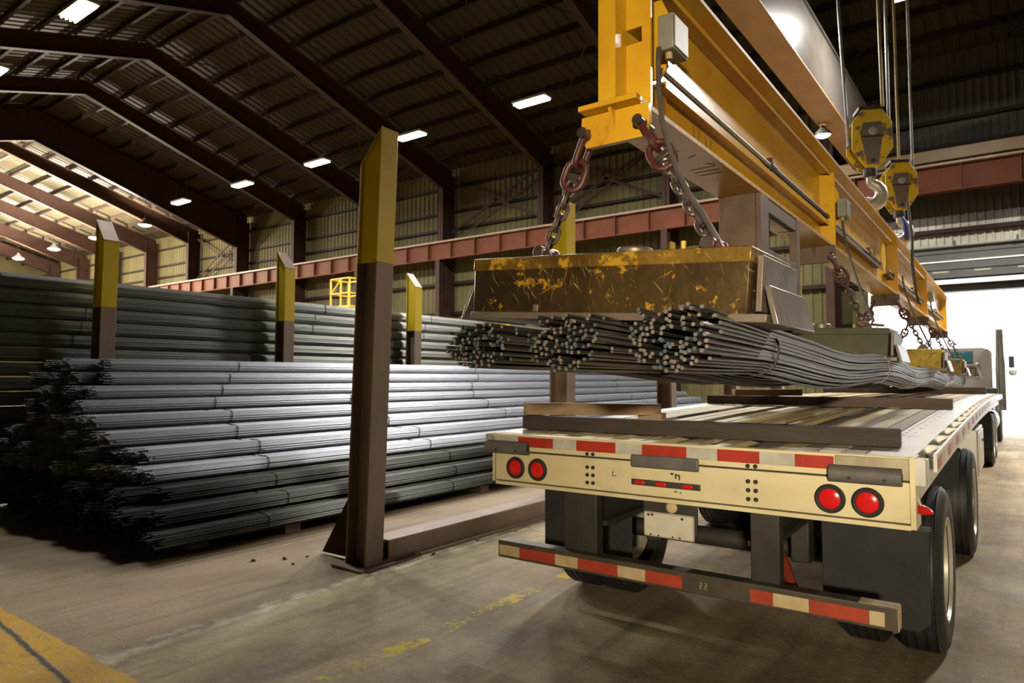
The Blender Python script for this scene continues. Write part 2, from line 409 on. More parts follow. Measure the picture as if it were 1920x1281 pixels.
    L.new(noise(22, 10, .7), bp.inputs['Height']); L.new(bp.outputs[0], b.inputs['Normal'])
    return m
M['floor'] = floor_material()

# ------------------------------------------------------------------ structure: floor, walls, roof
XL, XR = -76.0, 12.5
YF, YN = 26.0, -8.0
RIDGE_Y, RIDGE_Z, SL = 13.6, 14.8, 0.285
def under(y): return RIDGE_Z - SL * abs(y - RIDGE_Y)     # underside of the rafters
FRAMES = [-22.8 + 5.9 * k for k in range(-8, 6)]         # -70.0 ... 6.7

fl = MB().box(XL, XR, YN, YF + .3, -.3, 0).build('floor', M['floor'])
tag(fl, 'stained concrete shop floor with worn yellow paint lines', 'floor', kind='structure')
ap = MB().box(-40, 45, YF + .3, 90, -.3, -.02).build('ground', M['apron'])
tag(ap, 'sunlit concrete yard outside the open truck door', 'ground', kind='structure')

def corr(x0, x1, fn, n_rib, depth, mat, name, parent):
    """ribbed sheet: fn(x, t, off) -> point; ribs spaced along x, t runs 0..1"""
    mb = MB(); step = (x1 - x0) / n_rib; xs = []
    for i in range(n_rib):
        a = x0 + i * step
        xs += [(a, 0), (a + step * .12, depth), (a + step * .30, depth), (a + step * .42, 0)]
    xs.append((x1, 0))
    vs = []
    for (x, o) in xs:
        vs.append(fn(x, 0, o)); vs.append(fn(x, 1, o))
    mb.add(vs, [(2 * i, 2 * i + 1, 2 * i + 3, 2 * i + 2) for i in range(len(xs) - 1)])
    return mb.build(name, mat, parent)

ceil_ = thing('ceiling', 'dark gabled steel roof with purlins and rafters over the shed', 'ceiling', (0, 0, 0), kind='structure')
edges = [XL] + FRAMES + [XR]
for a, b in zip(edges[:-1], edges[1:]):
    nr = max(2, int((b - a) / .42))
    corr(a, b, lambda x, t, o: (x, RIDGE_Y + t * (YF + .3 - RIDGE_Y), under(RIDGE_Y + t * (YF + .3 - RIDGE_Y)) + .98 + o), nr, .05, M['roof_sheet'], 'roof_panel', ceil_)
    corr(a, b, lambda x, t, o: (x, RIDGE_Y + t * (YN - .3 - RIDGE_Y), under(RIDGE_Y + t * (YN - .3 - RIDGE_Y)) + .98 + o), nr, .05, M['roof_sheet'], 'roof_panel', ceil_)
pur = MB().prism([(-.02, 0), (.09, 0), (.09, .03), (.0, .03), (.0, .22), (-.02, .22)], 'x', XL, XR).mesh('purlin', M['purlin'])
ys = [RIDGE_Y + .35 + 1.22 * k for k in range(10)] + [RIDGE_Y - .35 - 1.22 * k for k in range(18)]
for y in ys:
    link_mesh('purlin', pur, ceil_, (0, y, under(y) + .74))
for x in FRAMES:
    deep = .95 if abs(x + 40.5) < .1 else 0.0
    full = .975 if deep else .68
    wd = .03
    for y0, y1 in ((RIDGE_Y, YF - .15), (RIDGE_Y, YN)):
        d0 = .68; mb = MB()
        za, zb = under(y0), under(y1)
        hb = .55
        # web, haunched at the eave, with two flanges
        for (lo0, lo1, hi0, hi1, w) in ((0 - deep, -hb * (y1 > 0) - deep, full, full, .02), (-deep, -hb * (y1 > 0) - deep, .03 - deep, .03 - hb * (y1 > 0) - deep, .26), (d0 - .03, d0 - .03, d0, d0, .26)):
            vs = []
            for xx in (x - w / 2, x + w / 2):
                vs += [(xx, y0, za + lo0), (xx, y1, zb + lo1), (xx, y1, zb + hi1), (xx, y0, za + hi0)]
            mb.add(vs, [(0, 1, 2, 3), (7, 6, 5, 4), (0, 4, 5, 1), (1, 5, 6, 2), (2, 6, 7, 3), (3, 7, 4, 0)])
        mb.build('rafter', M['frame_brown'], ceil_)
# sag rods / bracing in the roof plane
for k, x in enumerate(FRAMES[7:-1]):
    if k % 2 == 0:
        for (ya, yb) in ((25.5, 19.6), (19.6, 13.6)):
            for (xa, xb) in ((x, x + 5.9), (x + 5.9, x)):
                MB().cyl((xa, ya, under(ya) + .45), (xb, yb, under(yb) + .45), .022, 6).build('roof_brace', M['frame_brown'], ceil_)

wall = thing('wall_far', 'tall sheet metal side wall with steel columns and girts', 'wall', (0, YF, 0), kind='structure')
DX0, DX1, DZ = -3.9, 3.2, 4.45
def wy(mb): # shift into wall-local coordinates
    mb.v = [(a, b - YF, c) for (a, b, c) in mb.v]; return mb
def sidep(x0, x1, z0, z1, mat, name='siding', rib=.3):
    nr = max(2, int((x1 - x0) / rib))
    return corr(x0, x1, lambda x, t, o: (x, .1 - o * .8, z0 + t * (z1 - z0)), nr, .045, mat, name, wall)
WT = under(YF) + 1.1
for a, b in zip(edges[:-1], edges[1:]):
    if b <= -5.0 or a >= 6.6: sidep(a, b, 0, WT, M['siding'])
sidep(-5.1, DX0, 0, 5.9, M['siding']); sidep(DX1, 6.7, 0, 5.9, M['siding'])
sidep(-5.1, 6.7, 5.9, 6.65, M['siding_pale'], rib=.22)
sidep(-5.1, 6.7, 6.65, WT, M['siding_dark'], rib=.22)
# solid backing so that no daylight passes the sheets
wy(MB().box(XL, DX0, 26.14, 26.3, 0, WT)).build('backing', M['siding_dark'], wall)
wy(MB().box(DX1, XR, 26.14, 26.3, 0, WT)).build('backing', M['siding_dark'], wall)
wy(MB().box(DX0, DX1, 26.14, 26.3, DZ, WT)).build('backing', M['siding_dark'], wall)
for x in FRAMES:
    mb = MB()
    zt = under(25.8) + .5
    mb.box(x - .012, x + .012, 25.05, 25.95, 0, zt)
    mb.box(x - .15, x + .15, 25.93, 25.96, 0, zt); mb.box(x - .15, x + .15, 25.05, 25.08, 0, zt)
    wy(mb).build('column', M['frame_brown'], wall)
for z in (1.9, 3.4, 4.85, 6.35, 9.1, 9.95, 11.2):
    for a, b in zip(edges[:-1], edges[1:]):
        if z < 5 and b > DX0 and a < DX1: 
            if a < DX0: b = DX0
            else: continue
        wy(MB().prism([(25.86, z), (26.05, z), (26.05, z + .16), (26.02, z + .16), (26.02, z + .03), (25.86, z + .03)], 'x', a, b)).build('girt', M['purlin'], wall)
for (a, b, z0, z1) in ((-22.8, -16.9, 8.9, 11.4), (-16.9, -11.0, 8.9, 11.4), (-46.4, -40.5, 8.6, 11.4)):
    for s in (0, 1):
        za, zb = (z0, z1) if s else (z1, z0)
        wy(MB().bar((a + .2, 25.7, za), (b - .2, 25.7, zb), .05, .12)).build('wall_brace', M['frame_brown'], wall)
    wy(MB().bar((a + 1.3, 25.75, z0), (b + .9 if b < -12 else b - .2, 25.75, z1), .04, .09)).build('wall_brace', M['frame_brown'], wall)

for nm, x0, x1, y0, y1, lab in (('wall_left', XL - .2, XL, YN, YF + .3, 'distant end wall of the shed at the left'),
                                ('wall_right', XR, XR + .2, YN, YF + .3, 'end wall of the shed at the right of the truck lane'),
                                ('wall_near', XL, XR, YN - .2, YN, 'side wall of the shed behind the viewer')):
    w = MB().box(x0, x1, y0, y1, 0, 17).build(nm, M['siding'])
    tag(w, lab, 'wall', kind='structure')

# truck door: frame, rolled curtain and header over the opening
door = thing('door_1', 'open truck doorway with a raised dark sectional door above it', 'door', (0, 25.9, 0), kind='structure')
def dl(mb): mb.v = [(a, b - 25.9, c) for (a, b, c) in mb.v]; return mb
for i in range(4):
    z0 = 4.86 + i * .26
    dl(MB().box(DX0 - .1, DX1 + .1, 25.62, 25.72, z0, z0 + .24)).build('door_panel', M['door_panel'], door, .01)
dl(MB().box(DX0 - .1, DX1 + .1, 25.56, 25.66, 4.66, 4.80)).build('door_bottom_bar', M['trim_white'], door, .01)
dl(MB().box(DX0 - .1, DX1 + .1, 25.85, 26.1, DZ, 4.64)).build('lintel', M['door_panel'], door)
dl(MB().box(DX0 - .18, DX0, 25.6, 26.3, 0, 5.9)).build('jamb', M['trim_white'], door)
dl(MB().box(DX1, DX1 + .18, 25.6, 26.3, 0, 5.9)).build('jamb', M['trim_white'], door)
dl(MB().cyl((DX0 - .3, 25.5, 5.86), (DX1 + .3, 25.5, 5.86), .035, 10)).build('torsion_bar', M['box_grey'], door)
for x in (-3.2, -1.6, 0.0, 1.6):
    dl(MB().box(x - .03, x + .03, 25.45, 25.7, 5.80, 6.0)).build('bar_bracket', M['dark_steel'], door)
dl(MB().box(DX0 - .1, DX1 + .1, 25.58, 25.625, 5.36, 5.40)).build('door_rail', M['trim_white'], door)
for x in (-2.0, -.9, .2):
    dl(MB().box(x - .22, x + .22, 25.60, 25.625, 5.02, 5.08)).build('door_vent', M['box_grey'], door, .006)
dl(MB().box(.62, .70, 25.56, 25.625, 4.8, 5.36)).build('door_stile', M['trim_white'], door)

# crane runway along the far wall
rw = thing('crane_runway', 'red-brown crane runway girder with stiffeners along the far wall', 'girder', (0, 25.0, 7.5))
def rl(mb): mb.v = [(a, b - 25.0, c - 7.5) for (a, b, c) in mb.v]; return mb
rl(MB().box(XL + .1, XR - .1, 24.99, 25.01, 7.5, 8.28)).build('web', M['runway_red'], rw)
rl(MB().box(XL + .1, XR - .1, 24.84, 25.16, 7.46, 7.5)).build('bottom_flange', M['runway_red'], rw)
rl(MB().box(XL + .1, XR - .1, 24.80, 25.20, 8.28, 8.32)).build('top_flange', M['runway_top'], rw)
rl(MB().box(XL + .1, XR - .1, 24.97, 25.03, 8.32, 8.40)).build('rail', M['runway_top'], rw)
sm = MB().box(-.012, .012, -.14, .0, 0, .78).mesh('stiffener', M['runway_red'])
for k in range(42):
    x = -50 + 1.475 * k
    if x < XR - .3: link_mesh('stiffener', sm, rw, (x, -.01, 0))
for k, x in enumerate(FRAMES):
    mb = MB()
    mb.box(x - .012, x + .012, 24.86, 25.14, 0, 7.46); mb.box(x - .13, x + .13, 24.84, 24.87, 0, 7.46); mb.box(x - .13, x + .13, 25.13, 25.16, 0, 7.46)
    c = mb.build('runway_column', M['frame_brown'])
    vis = ['far back at the unlit left', 'behind the rear stack', 'left of the leaning front post', 'between the rack posts', 'just left of the lifting magnet',
           'seen above the lifting magnet', 'below the spreader beam', 'left of the open truck door', 'right of the truck door', 'at the far right end']
    tag(c, 'dark brown runway column %s' % (vis[max(0, min(9, k - 4))]), 'column', 'runway columns along the far wall', 'structure')

# ------------------------------------------------------------------ lamps
def strip_light():
    t = thing('strip_light', 'x', 'lamp')
    MB().box(-.64, .64, -.22, .22, .04, .12).build('housing', M['lamp_housing'], t, .01)
    tm = MB().cyl((-.60, 0, 0), (.60, 0, 0), .022, 8).mesh('tube', M['lamp_tube'])
    for y in (-.15, -.05, .05, .15): link_mesh('tube', tm, t, (0, y, 0.0))
    for x in (-.5, .5): MB().cyl((x, 0, .12), (x, 0, 1.3), .006, 5).build('hanger', M['dark_steel'], t)
    d = bpy.data.lights.new('strip_light', 'AREA'); d.shape = 'RECTANGLE'; d.size = 1.2; d.size_y = .4; d.energy = LAMP_W; d.color = LAMP_C
    l = bpy.data.objects.new('tube_light', d); COL.objects.link(l); l.parent = t; l.location = (0, 0, -.04)
    return t
proto = strip_light()
names_a = ['bright strip light hanging nearest the yellow beam end', 'strip light just right of the tall front post top', 'third strip light from the yellow beam, above the rear stack',
           'fourth strip light from the yellow beam in the far row', 'strip light in front of the bright left roof']
used = False
def put(x, y, z, lab, grp, watt=None):
    global used
    o = proto if not used else copy_tree(proto)
    used = True
    o.location = (x, y, z); o.rotation_euler = (0, 0, 0)
    tag(o, lab, 'lamp', grp)
    if watt:
        for c in o.children:
            if c.type == 'LIGHT':
                c.data = c.data.copy(); c.data.energy = watt
    return o
for k in range(5):
    put(-12.36 - 5.35 * k, 17.85, 10.5, names_a[k], 'strip lights in the far row', LAMP_W * (1.0, .9, .8, .8, .8)[k])
for k in (1, 2, 3):
    put(-12.36 + 5.4 * k, 17.85, 10.5, 'strip light high over the truck lane, %s' % ('left of the bridge girder', 'right of the bridge girder', 'beyond the right edge of the picture')[k - 1], 'strip lights in the far row', LAMP_W * (1.5, .8, 2.2)[k - 1])
for k in range(5):
    put(-12.3 - 5.7 * k, 6.9, 10.5, ('strip light high over the near stack, outside the picture', 'strip light glowing at the top left corner of the picture', 'strip light at the left edge under the dark roof', 'strip light high left of the picture, fourth of the middle row', 'strip light high left of the picture, last of the middle row')[k], 'strip lights in the middle row', MID_W * (1, 1, .7, .6, .6)[k])
fl_ = thing('added_rear_fill', 'unseen fill lamp added behind the viewer to light the trailer rear', 'lamp', (3.0, -7.6, 3.1))  # added lamp out of view; its narrow spread keeps off the stacks
MB().box(-.35, .35, -.1, .12, -.22, .22).build('housing', M['lamp_housing'], fl_, .02)
MB().box(-.31, .31, .115, .125, -.18, .18).build('lens', M['lamp_disc'], fl_)
MB().box(-.05, .05, -.4, -.1, -.05, .05).build('bracket', M['dark_steel'], fl_)
fl_.rotation_euler = (R(-5), 0, R(18.5))
d = bpy.data.lights.new('rear_fill', 'AREA'); d.shape = 'RECTANGLE'; d.size = .6; d.size_y = .36; d.energy = REAR_W; d.color = (1.0, 0.86, 0.62); d.spread = R(31)
l = bpy.data.objects.new('rear_fill_light', d); COL.objects.link(l); l.parent = fl_; l.location = (0, .16, 0); l.rotation_euler = (R(90), 0, 0)

def bay_light():
    t = thing('bay_light', 'x', 'lamp')
    MB().lathe([(.06, .42), (.10, .30), (.30, .10), (.36, .02), (.34, .0)], (0, 0, 0), n=20, cap=False).build('reflector', M['lamp_housing'], t)
    MB().lathe([(.02, -.07), (.2, -.05), (.33, .01)], (0, 0, 0), n=20).build('lens', M['lamp_disc'], t)
    MB().cyl((0, 0, .42), (0, 0, 1.8), .012, 6).build('hanger', M['dark_steel'], t)
    return t
bl = bay_light()
for n_ in range(9):
    k, row = (n_, 0) if n_ < 5 else (n_ - 4, 1)
    o = bl if n_ == 0 else copy_tree(bl)
    o.location = (-39.6 - 6.2 * k, 18.9 if row == 0 else 8.3, 10.3)  # the row beyond the ridge is unseen, added to even the roof light
    tag(o, ('round bay lamp, %s from the right, under the bright left roof' if row == 0 else 'round bay lamp, %s of an unseen row added beyond the ridge for roof light') % ORD[k if row == 0 else k - 1], 'lamp', 'round bay lamps at the far left')
for o in [q for q in COL.objects if q.name.startswith('bay_light') and q.location.x < -41]:
    d = bpy.data.lights.new('bay_lamp', 'POINT'); d.energy = BAY_W; d.color = (1.0, 0.88, 0.70); d.shadow_soft_size = .4
    l = bpy.data.objects.new('bay_lamp_light', d); COL.objects.link(l); l.parent = o; l.location = (0, 0, -.6)
    d = bpy.data.lights.new('bay_uplight', 'SPOT'); d.energy = BAY_UP_W; d.color = (1.0, 0.89, 0.72); d.spot_size = R(132); d.spot_blend = .5; d.shadow_soft_size = .4
    l = bpy.data.objects.new('bay_uplight', d); COL.objects.link(l); l.parent = o; l.location = (0, 0, -.9); l.rotation_euler = (PI, 0, 0)

# ------------------------------------------------------------------ flatbed trailer
TY0, TY1 = 3.92, 18.5
def camber(y): return .11 * (1 - ((y - 12.0) / 8.1) ** 2)
def swept(x0, x1, z0, z1, y0, y1, mb=None, n=12):
    """box section that follows the arch of the trailer bed; z0/z1 relative to the bed at the rear"""
    mb = mb or MB(); vs = []
    for i in range(n + 1):
        y = y0 + (y1 - y0) * i / n; c = camber(y)
        vs += [(x0, y, z0 + c), (x1, y, z0 + c), (x1, y, z1 + c), (x0, y, z1 + c)]
    fs = [(0, 3, 2, 1), tuple(4 * n + k for k in (0, 1, 2, 3))]
    for i in range(n):
        for k in range(4):
            fs.append((4 * i + k, 4 * i + (k + 1) % 4, 4 * i + 4 + (k + 1) % 4, 4 * i + 4 + k))
    return mb.add(vs, fs)

trailer = thing('flatbed_trailer', 'cream flatbed trailer with wooden deck and red tail lights', 'trailer', (0, 0, 0))
TR = trailer
XA, XB = -3.05, -0.46
DZt = 1.335
# rear header: two cream panels, lower lip, corner caps
MB().box(XA, XB, TY0, 3.99, 1.222, DZt).build('rear_panel', M['cream'], TR, .004)
MB().box(XA + .02, XB, TY0 + .002, 3.99, 1.012, 1.212).build('rear_panel', M['cream'], TR, .004)
MB().box(XA + .03, XB - .01, TY0 + .03, 3.99, 1.0, 1.23).build('panel_seam', M['hole_black'], TR)
MB().box(XA + .03, XB - .0, TY0 - .012, 3.99, .982, 1.006).build('rear_lip', M['cream'], TR, .003)
MB().box(XB - .004, XB + .022, TY0 - .004, 4.10, .985, DZt + .002).build('corner_cap', M['cream'], TR, .003)
MB().box(XA - .004, XA + .014, TY0 - .004, 4.10, 1.0, DZt + .002).build('corner_cap', M['cream'], TR, .003)
MB().box(-.80, XB - .004, TY0 - .006, TY0 + .01, 1.222, 1.328).build('worn_corner_plate', M['cream_dark'], TR, .003)
# conspicuity tape
tx = [-3.045, -2.83, -2.544, -2.361, -2.077, -1.894, -1.609, -1.424, -1.186, -1.0, -.805]
for i in range(10):
    MB().box(tx[i] + .001, tx[i + 1] - .001, TY0 - .004, TY0, 1.253, 1.320).build('tape_white' if i % 2 == 0 else 'tape_red', M['tape_white'] if i % 2 == 0 else M['tape_red'], TR)
# D-shaped dock bumpers
def dock(x0, x1, z0, z1):
    poly = []
    for k in range(9):
        t = -PI / 2 + PI * k / 8
        poly.append((TY0 - .012 - .048 * math.cos(t) ** .6 if abs(math.cos(t)) > 1e-3 else TY0 - .012, (z0 + z1) / 2 + (z1 - z0) / 2 * math.sin(t)))
    poly = [(TY0, z0)] + poly + [(TY0, z1)]
    o = MB().prism(poly, 'x', x0, x1).build('dock_bumper', M['rubber_grey'], TR, .004)
    MB().box(x1 - .002, x1 + .002, TY0 - .036, TY0 - .012, (z0 + z1) / 2 - .018, (z0 + z1) / 2 + .018).build('bumper_bore', M['hole_black'], o)
    for q in (.3, .78):
        xx = x0 + (x1 - x0) * q
        MB().cyl((xx, TY0 - .062, z0 + .03), (xx, TY0 - .05, z0 + .03), .008, 10).build('bolt_hole', M['hole_black'], o)
dock(-3.09, -2.735, 1.198, 1.287)
dock(-.825, -.492, 1.192, 1.280)
# tail lights
ring = MB().lathe([(.050, .0), (.054, -.014), (.066, -.016), (.074, -.010), (.076, .0)], (0, 0, 0), 'y', 32, cap=False).mesh('grommet', M['black_rubber'])
lens = MB().lathe([(.0005, -.017), (.02, -.016), (.04, -.0135), (.053, -.008)], (0, 0, 0), 'y', 32).mesh('lens', M['lens_red'])
for x, z in ((-2.853, 1.105), (-2.669, 1.105), (-.829, 1.100), (-.652, 1.098)):
    g = link_mesh('tail_light', ring, TR, (x, TY0, z)); g['label'] = 'round red lamp in a black rubber ring'
    link_mesh('lens', lens, g)
# bolts
bolt = MB().lathe([(.0005, -.012), (.009, -.011), (.0125, -.004), (.0125, .002)], (0, 0, 0), 'y', 10).mesh('bolt', M['hole_black'])
for bx in (-2.282, -1.252):
    for dx in (0, .042):
        for z in (1.237, 1.152, 1.103, 1.054):
            link_mesh('bolt', bolt, TR, (bx + dx, TY0, z))
# grey plate, light bar, licence plate
MB().box(-1.967, -1.53, TY0 - .022, TY0, 1.180, 1.258).build('bumper_pad', M['rubber_grey'], TR, .012)
lb = MB().box(-1.964, -1.525, TY0 - .014, TY0, 1.072, 1.108).build('light_bar', M['dark_steel'], TR, .004)
for x in (-1.905, -1.765, -1.60):
    MB().box(x - .034, x + .034, TY0 - .026, TY0 - .012, 1.079, 1.102).build('marker_lens', M['lens_red'], lb, .007)
for (x, z, w, h) in ((-1.71, 1.150, .016, .012), (-1.675, 1.146, .022, .008), (-1.683, 1.128, .008, .03), (-1.66, 1.122, .008, .026), (-1.69, 1.05, .02, .006), (-1.655, 1.046, .012, .005), (-2.1, 1.11, .028, .004), (-2.1, 1.11, .004, .03)):
    MB().box(x, x + w, TY0 - .0015, TY0 + .003, z, z + h).build('scuff_mark', M['marking'], TR)
br = MB().box(-1.895, -1.555, TY0 + .012, TY0 + .03, .80, .99).build('plate_bracket', M['under_steel'], TR, .003)
MB().lathe([(.0005, -.022), (.02, -.020), (.034, -.008), (.036, 0)], (-1.711, TY0 + .012, .955), 'y', 20).build('plate_lamp', M['tape_cream_low'], br)
lp = MB().box(-1.887, -1.568, TY0 - .004, TY0 + .006, .772, .920).build('licence_plate', M['plate_white'], TR, .008)
lp['label'] = 'blank pale licence plate'
for (x0, x1, z0, z1) in ((-1.884, -1.571, .913, .917), (-1.884, -1.571, .775, .779), (-1.884, -1.880, .775, .917), (-1.575, -1.571, .775, .917)):
    MB().box(x0, x1, TY0 - .0055, TY0 - .003, z0, z1).build('plate_rim', M['cream_dark'], lp)
for (x, z) in ((-1.855, .901), (-1.83, .903), (-1.64, .897), (-1.84, .785), (-1.79, .783), (-1.70, .784), (-1.655, .784)):
    MB().cyl((x, TY0 - .008, z), (x, TY0 - .002, z), .0055 if z < .8 else .008, 8).build('plate_screw', M['hole_black'], lp)
# underride guard
def hang(x0, x1, y0, y1):
    MB().box(x0, x1, y0, y1, .56, .99).build('guard_post', M['under_steel'], TR, .006)
hang(-2.482, -2.235, 3.955, 4.04)
hang(-1.256, -1.098, 3.955, 4.04)
gb = MB().prism([(3.885, .487), (3.985, .487), (3.985, .603), (3.885, .603)], 'x', -2.978, -.526).build('underride_bar', M['bumper_steel'], TR, .006)
for (x0, x1, r) in ((-2.965, -2.794, 0), (-2.794, -2.509, 1), (-2.509, -2.334, 0), (-2.334, -2.05, 1), (-2.05, -1.863, 0), (-1.863, -1.63, 1), (-1.24, -1.118, 1), (-1.118, -.935, 0), (-.935, -.653, 1), (-.653, -.582, 0)):
    MB().box(x0 + .001, x1 - .001, 3.881, 3.885, .505, .574).build('tape_red' if r else 'tape_cream', M['tape_red_low'] if r else M['tape_cream_low'], gb)
MB().box(-.70, -.526, 3.884, 3.975, .6035, .606).build('bare_patch', M['tape_cream_low'], gb)
MB().box(-.5265, -.523, 3.888, 3.982, .49, .60).build('end_plate', M['tape_cream_low'], gb)
for i, (w, h) in enumerate(((.011, .003), (.003, .014), (.011, .003), (.003, .014), (.011, .003))):
    for k, x in enumerate((-1.525, -1.495)):
        dz = (.016, .016 - .014, .0, -.014, -.016)[i]; dx = (0, .009, 0, 0, 0)[i]
        MB().box(x + dx, x + dx + w, 3.882, 3.886, .54 + dz, .54 + dz + h).build('painted_numeral', M['tape_cream_low'], gb)
# mud flaps
def flap(x0, x1, y, z0, z1):
    f = MB().prism([(x0, z0 + .06), (x0 + .06, z0), (x1 - .06, z0), (x1, z0 + .06), (x1, z1), (x0, z1)], 'y', y, y + .014).build('mud_flap', M['black_rubber'], TR, .003)
    MB().box(x0 - .01, x1 + .01, y - .012, y + .03, z1, z1 + .022).build('flap_rail', M['under_steel'], f)
    for k in range(4):
        MB().obox((x1 - .1, y - .004, z0 + .12 + .075 * k), (.11, .006, .006), (0, R(42), 0)).build('flap_rib', M['black_rubber'], f)
flap(-1.02, -.455, 4.58, .29, .86)
flap(-3.05, -2.30, 4.58, .29, .86)
flap(-1.02, -.50, 7.62, .70, 1.10)
MB().tube([(-1.235, 4.10, .875), (-1.215, 4.11, .84), (-1.17, 4.16, .74), (-1.145, 4.22, .64), (-1.13, 4.28, .52), (-1.10, 4.35, .40)], .032, 10, radii=[.03, .03, .034, .036, .038, .04]).build('red_hose', M['hose_red'], TR)
MB().cyl((-1.24, 4.03, .90), (-1.24, 4.10, .89), .036, 16).build('hose_cap', M['tape_cream_low'], TR, .005)
mk_l = MB().tube([(-.435, 4.02, 1.075), (-.415, 3.99, 1.075), (-.385, 3.96, 1.073), (-.372, 3.945, 1.072)], .03, 12, radii=[.026, .025, .015, .005]).build('side_marker', M['lens_red'], TR)
MB().obox((-.435, 4.0, 1.125), (.006, .03, .06), (0, R(-18), 0)).build('marker_clip', M['tape_white'], TR)

# bed: side rails, rub rail, stake pockets, planks
for (x0, x1, s) in ((XB - .012, XB + .014, 1), (XA - .014, XA + .012, -1)):
    swept(x0, x1, DZt - .24, DZt, 4.0, TY1).build('side_rail', M['alu'], TR)
    swept(x1 + .058 if s > 0 else x0 - .074, x1 + .074 if s > 0 else x0 - .058, DZt - .105, DZt - .012, 4.22, TY1).build('rub_rail', M['alu'], TR)
for k in range(12):
    y = 4.26 + .62 * k
    for j in range(2):
        swept(XB + .0885, XB + .0905, DZt - .095, DZt - .035, y + .2 * j, y + .2 * j + .19, None, 2).build('tape_red' if j == 0 else 'tape_white', M['tape_red'] if j == 0 else M['tape_white'], TR)
pk = MB()
for (a, b, c, d) in ((0, .058, -.05, -.042), (0, .058, .042, .05), (.05, .058, -.05, .05), (0, .006, -.05, .05)):
    pk.box(a, b, c, d, -.135, -.008)
pkm = pk.mesh('stake_pocket', M['alu'])
for k in range(24):
    y = 3.93 + .61 * k
    if y > TY1 - .1: break
    link_mesh('stake_pocket', pkm, TR, (XB + .014, y + .05, DZt + camber(y)))
    link_mesh('stake_pocket', pkm, TR, (XA - .014, y + .05, DZt + camber(y)), (0, 0, PI))
swept(XA + .012, XA + .20, DZt - .03, DZt, 3.99, TY1).build('plank', M['alu'], TR)
ed = swept(XB - .20, XB - .012, DZt - .03, DZt, 3.99, TY1).build('plank', M['alu'], TR)
hole = MB().lathe([(.0005, .0), (.009, .0), (.009, .0012), (.0005, .0012)], (0, 0, 0), n=8, cap=False).mesh('deck_hole', M['hole_black'])
for k in range(44):
    y = 4.42 + .16 * k
    link_mesh('deck_hole', hole, ed, (XB - .165, y, DZt + camber(y)))
    if k % 2: link_mesh('deck_hole', hole, ed, (XB - .12, y + .04, DZt + camber(y)))
px0, px1 = XA + .205, XB - .205
n_pl = 19
pw = (px1 - px0) / n_pl
seq = [0, 3, 1, 2, 0, 0, 2, 3, 0, 2, 1, 2, 0, 2, 4, 0, 4, 3, 4]
for i in range(n_pl):
    x0 = px0 + i * pw
    dz = random.uniform(-.006, .003)
    sag = -.03 if seq[i] == 2 else 0
    swept(x0 + .004, x0 + pw - .006, DZt - .035, DZt + dz + sag, 3.99, TY1).build('plank', M['plank%d' % seq[i]] if seq[i] != 3 or i % 2 else M['alu'], TR)
# running gear
for x in (-2.28, -1.23):
    mb = MB()
    swept(x - .01, x + .01, .78, 1.27, 4.05, 17.8, mb); swept(x - .07, x + .07, .76, .79, 4.05, 17.8, mb); swept(x - .07, x + .07, 1.26, 1.295, 4.05, 17.8, mb)
    mb.build('main_rail', M['under_steel'], TR)
for y in [4.5 + 1.2 * k for k in range(12)]:
    MB().box(XA + .02, XB - .02, y - .03, y + .03, 1.12 + camber(y), 1.26 + camber(y)).build('cross_member', M['under_steel'], TR)

def tire_mesh(w=.27, r=.515):
    prof = [(.30, -w / 2 + .03), (.36, -w / 2 + .005), (.43, -w / 2), (r - .045, -w / 2 + .008), (r - .012, -w / 2 + .03)]
    gro = [-.082, -.03, .03, .082]
    for g in gro:
        prof += [(r, g - .010), (r - .016, g - .007), (r - .016, g + .007), (r, g + .010)]
    prof += [(r - .012, w / 2 - .03), (r - .045, w / 2 - .008), (.43, w / 2), (.36, w / 2 - .005), (.30, w / 2 - .03)]
    return MB().lathe(prof, (0, 0, 0), 'x', 48, cap=False).mesh('tire', M['tire'])
TIRE = tire_mesh()
RIM = MB().lathe([(.30, .108), (.31, .128), (.325, .128), (.322, .118), (.305, .10), (.30, -.02), (.26, -.045), (.17, -.03), (.165, .03), (.12, .05), (.02, .055), (.0005, .055)], (0, 0, 0), 'x', 40, cap=False).mesh('rim', M['rim'])
NUT = MB().cyl((-.035, 0, 0), (-.005, 0, 0), .016, 6).mesh('lug_nut', M['alu'])
def wheel(x, y, parent, side=1):
    t = link_mesh('wheel', TIRE, parent, (x, y, .512), (0, 0, 0 if side > 0 else PI))
    r = link_mesh('rim', RIM, t)
    for k in range(10):
        a = 2 * PI * k / 10
        link_mesh('lug_nut', NUT, t, (.01, .21 * math.cos(a), .21 * math.sin(a)))
for y in (5.25, 8.22):
    for x, s in ((-.545, 1), (-.87, 1), (-2.965, -1), (-2.64, -1)):
        wheel(x, y, TR, s)
    MB().cyl((-2.9, y, .512), (-.6, y, .512), .07, 14).build('axle', M['under_steel'], TR)
    for x in (-2.28, -1.23):
        MB().box(x - .06, x + .06, y - .35, y + .15, .5, .78).build('suspension_arm', M['under_steel'], TR, .01)
bx = MB().box(-.98, -.44, 9.6, 10.75, .60, 1.13).build('tool_box', M['alu'], TR, .012)
MB().box(-.442, -.428, 9.66, 10.69, .64, 1.09).build('tool_box_door', M['alu'], bx, .004)
MB().box(-.43, -.415, 10.3, 10.42, .95, .98).build('latch', M['dark_steel'], bx)

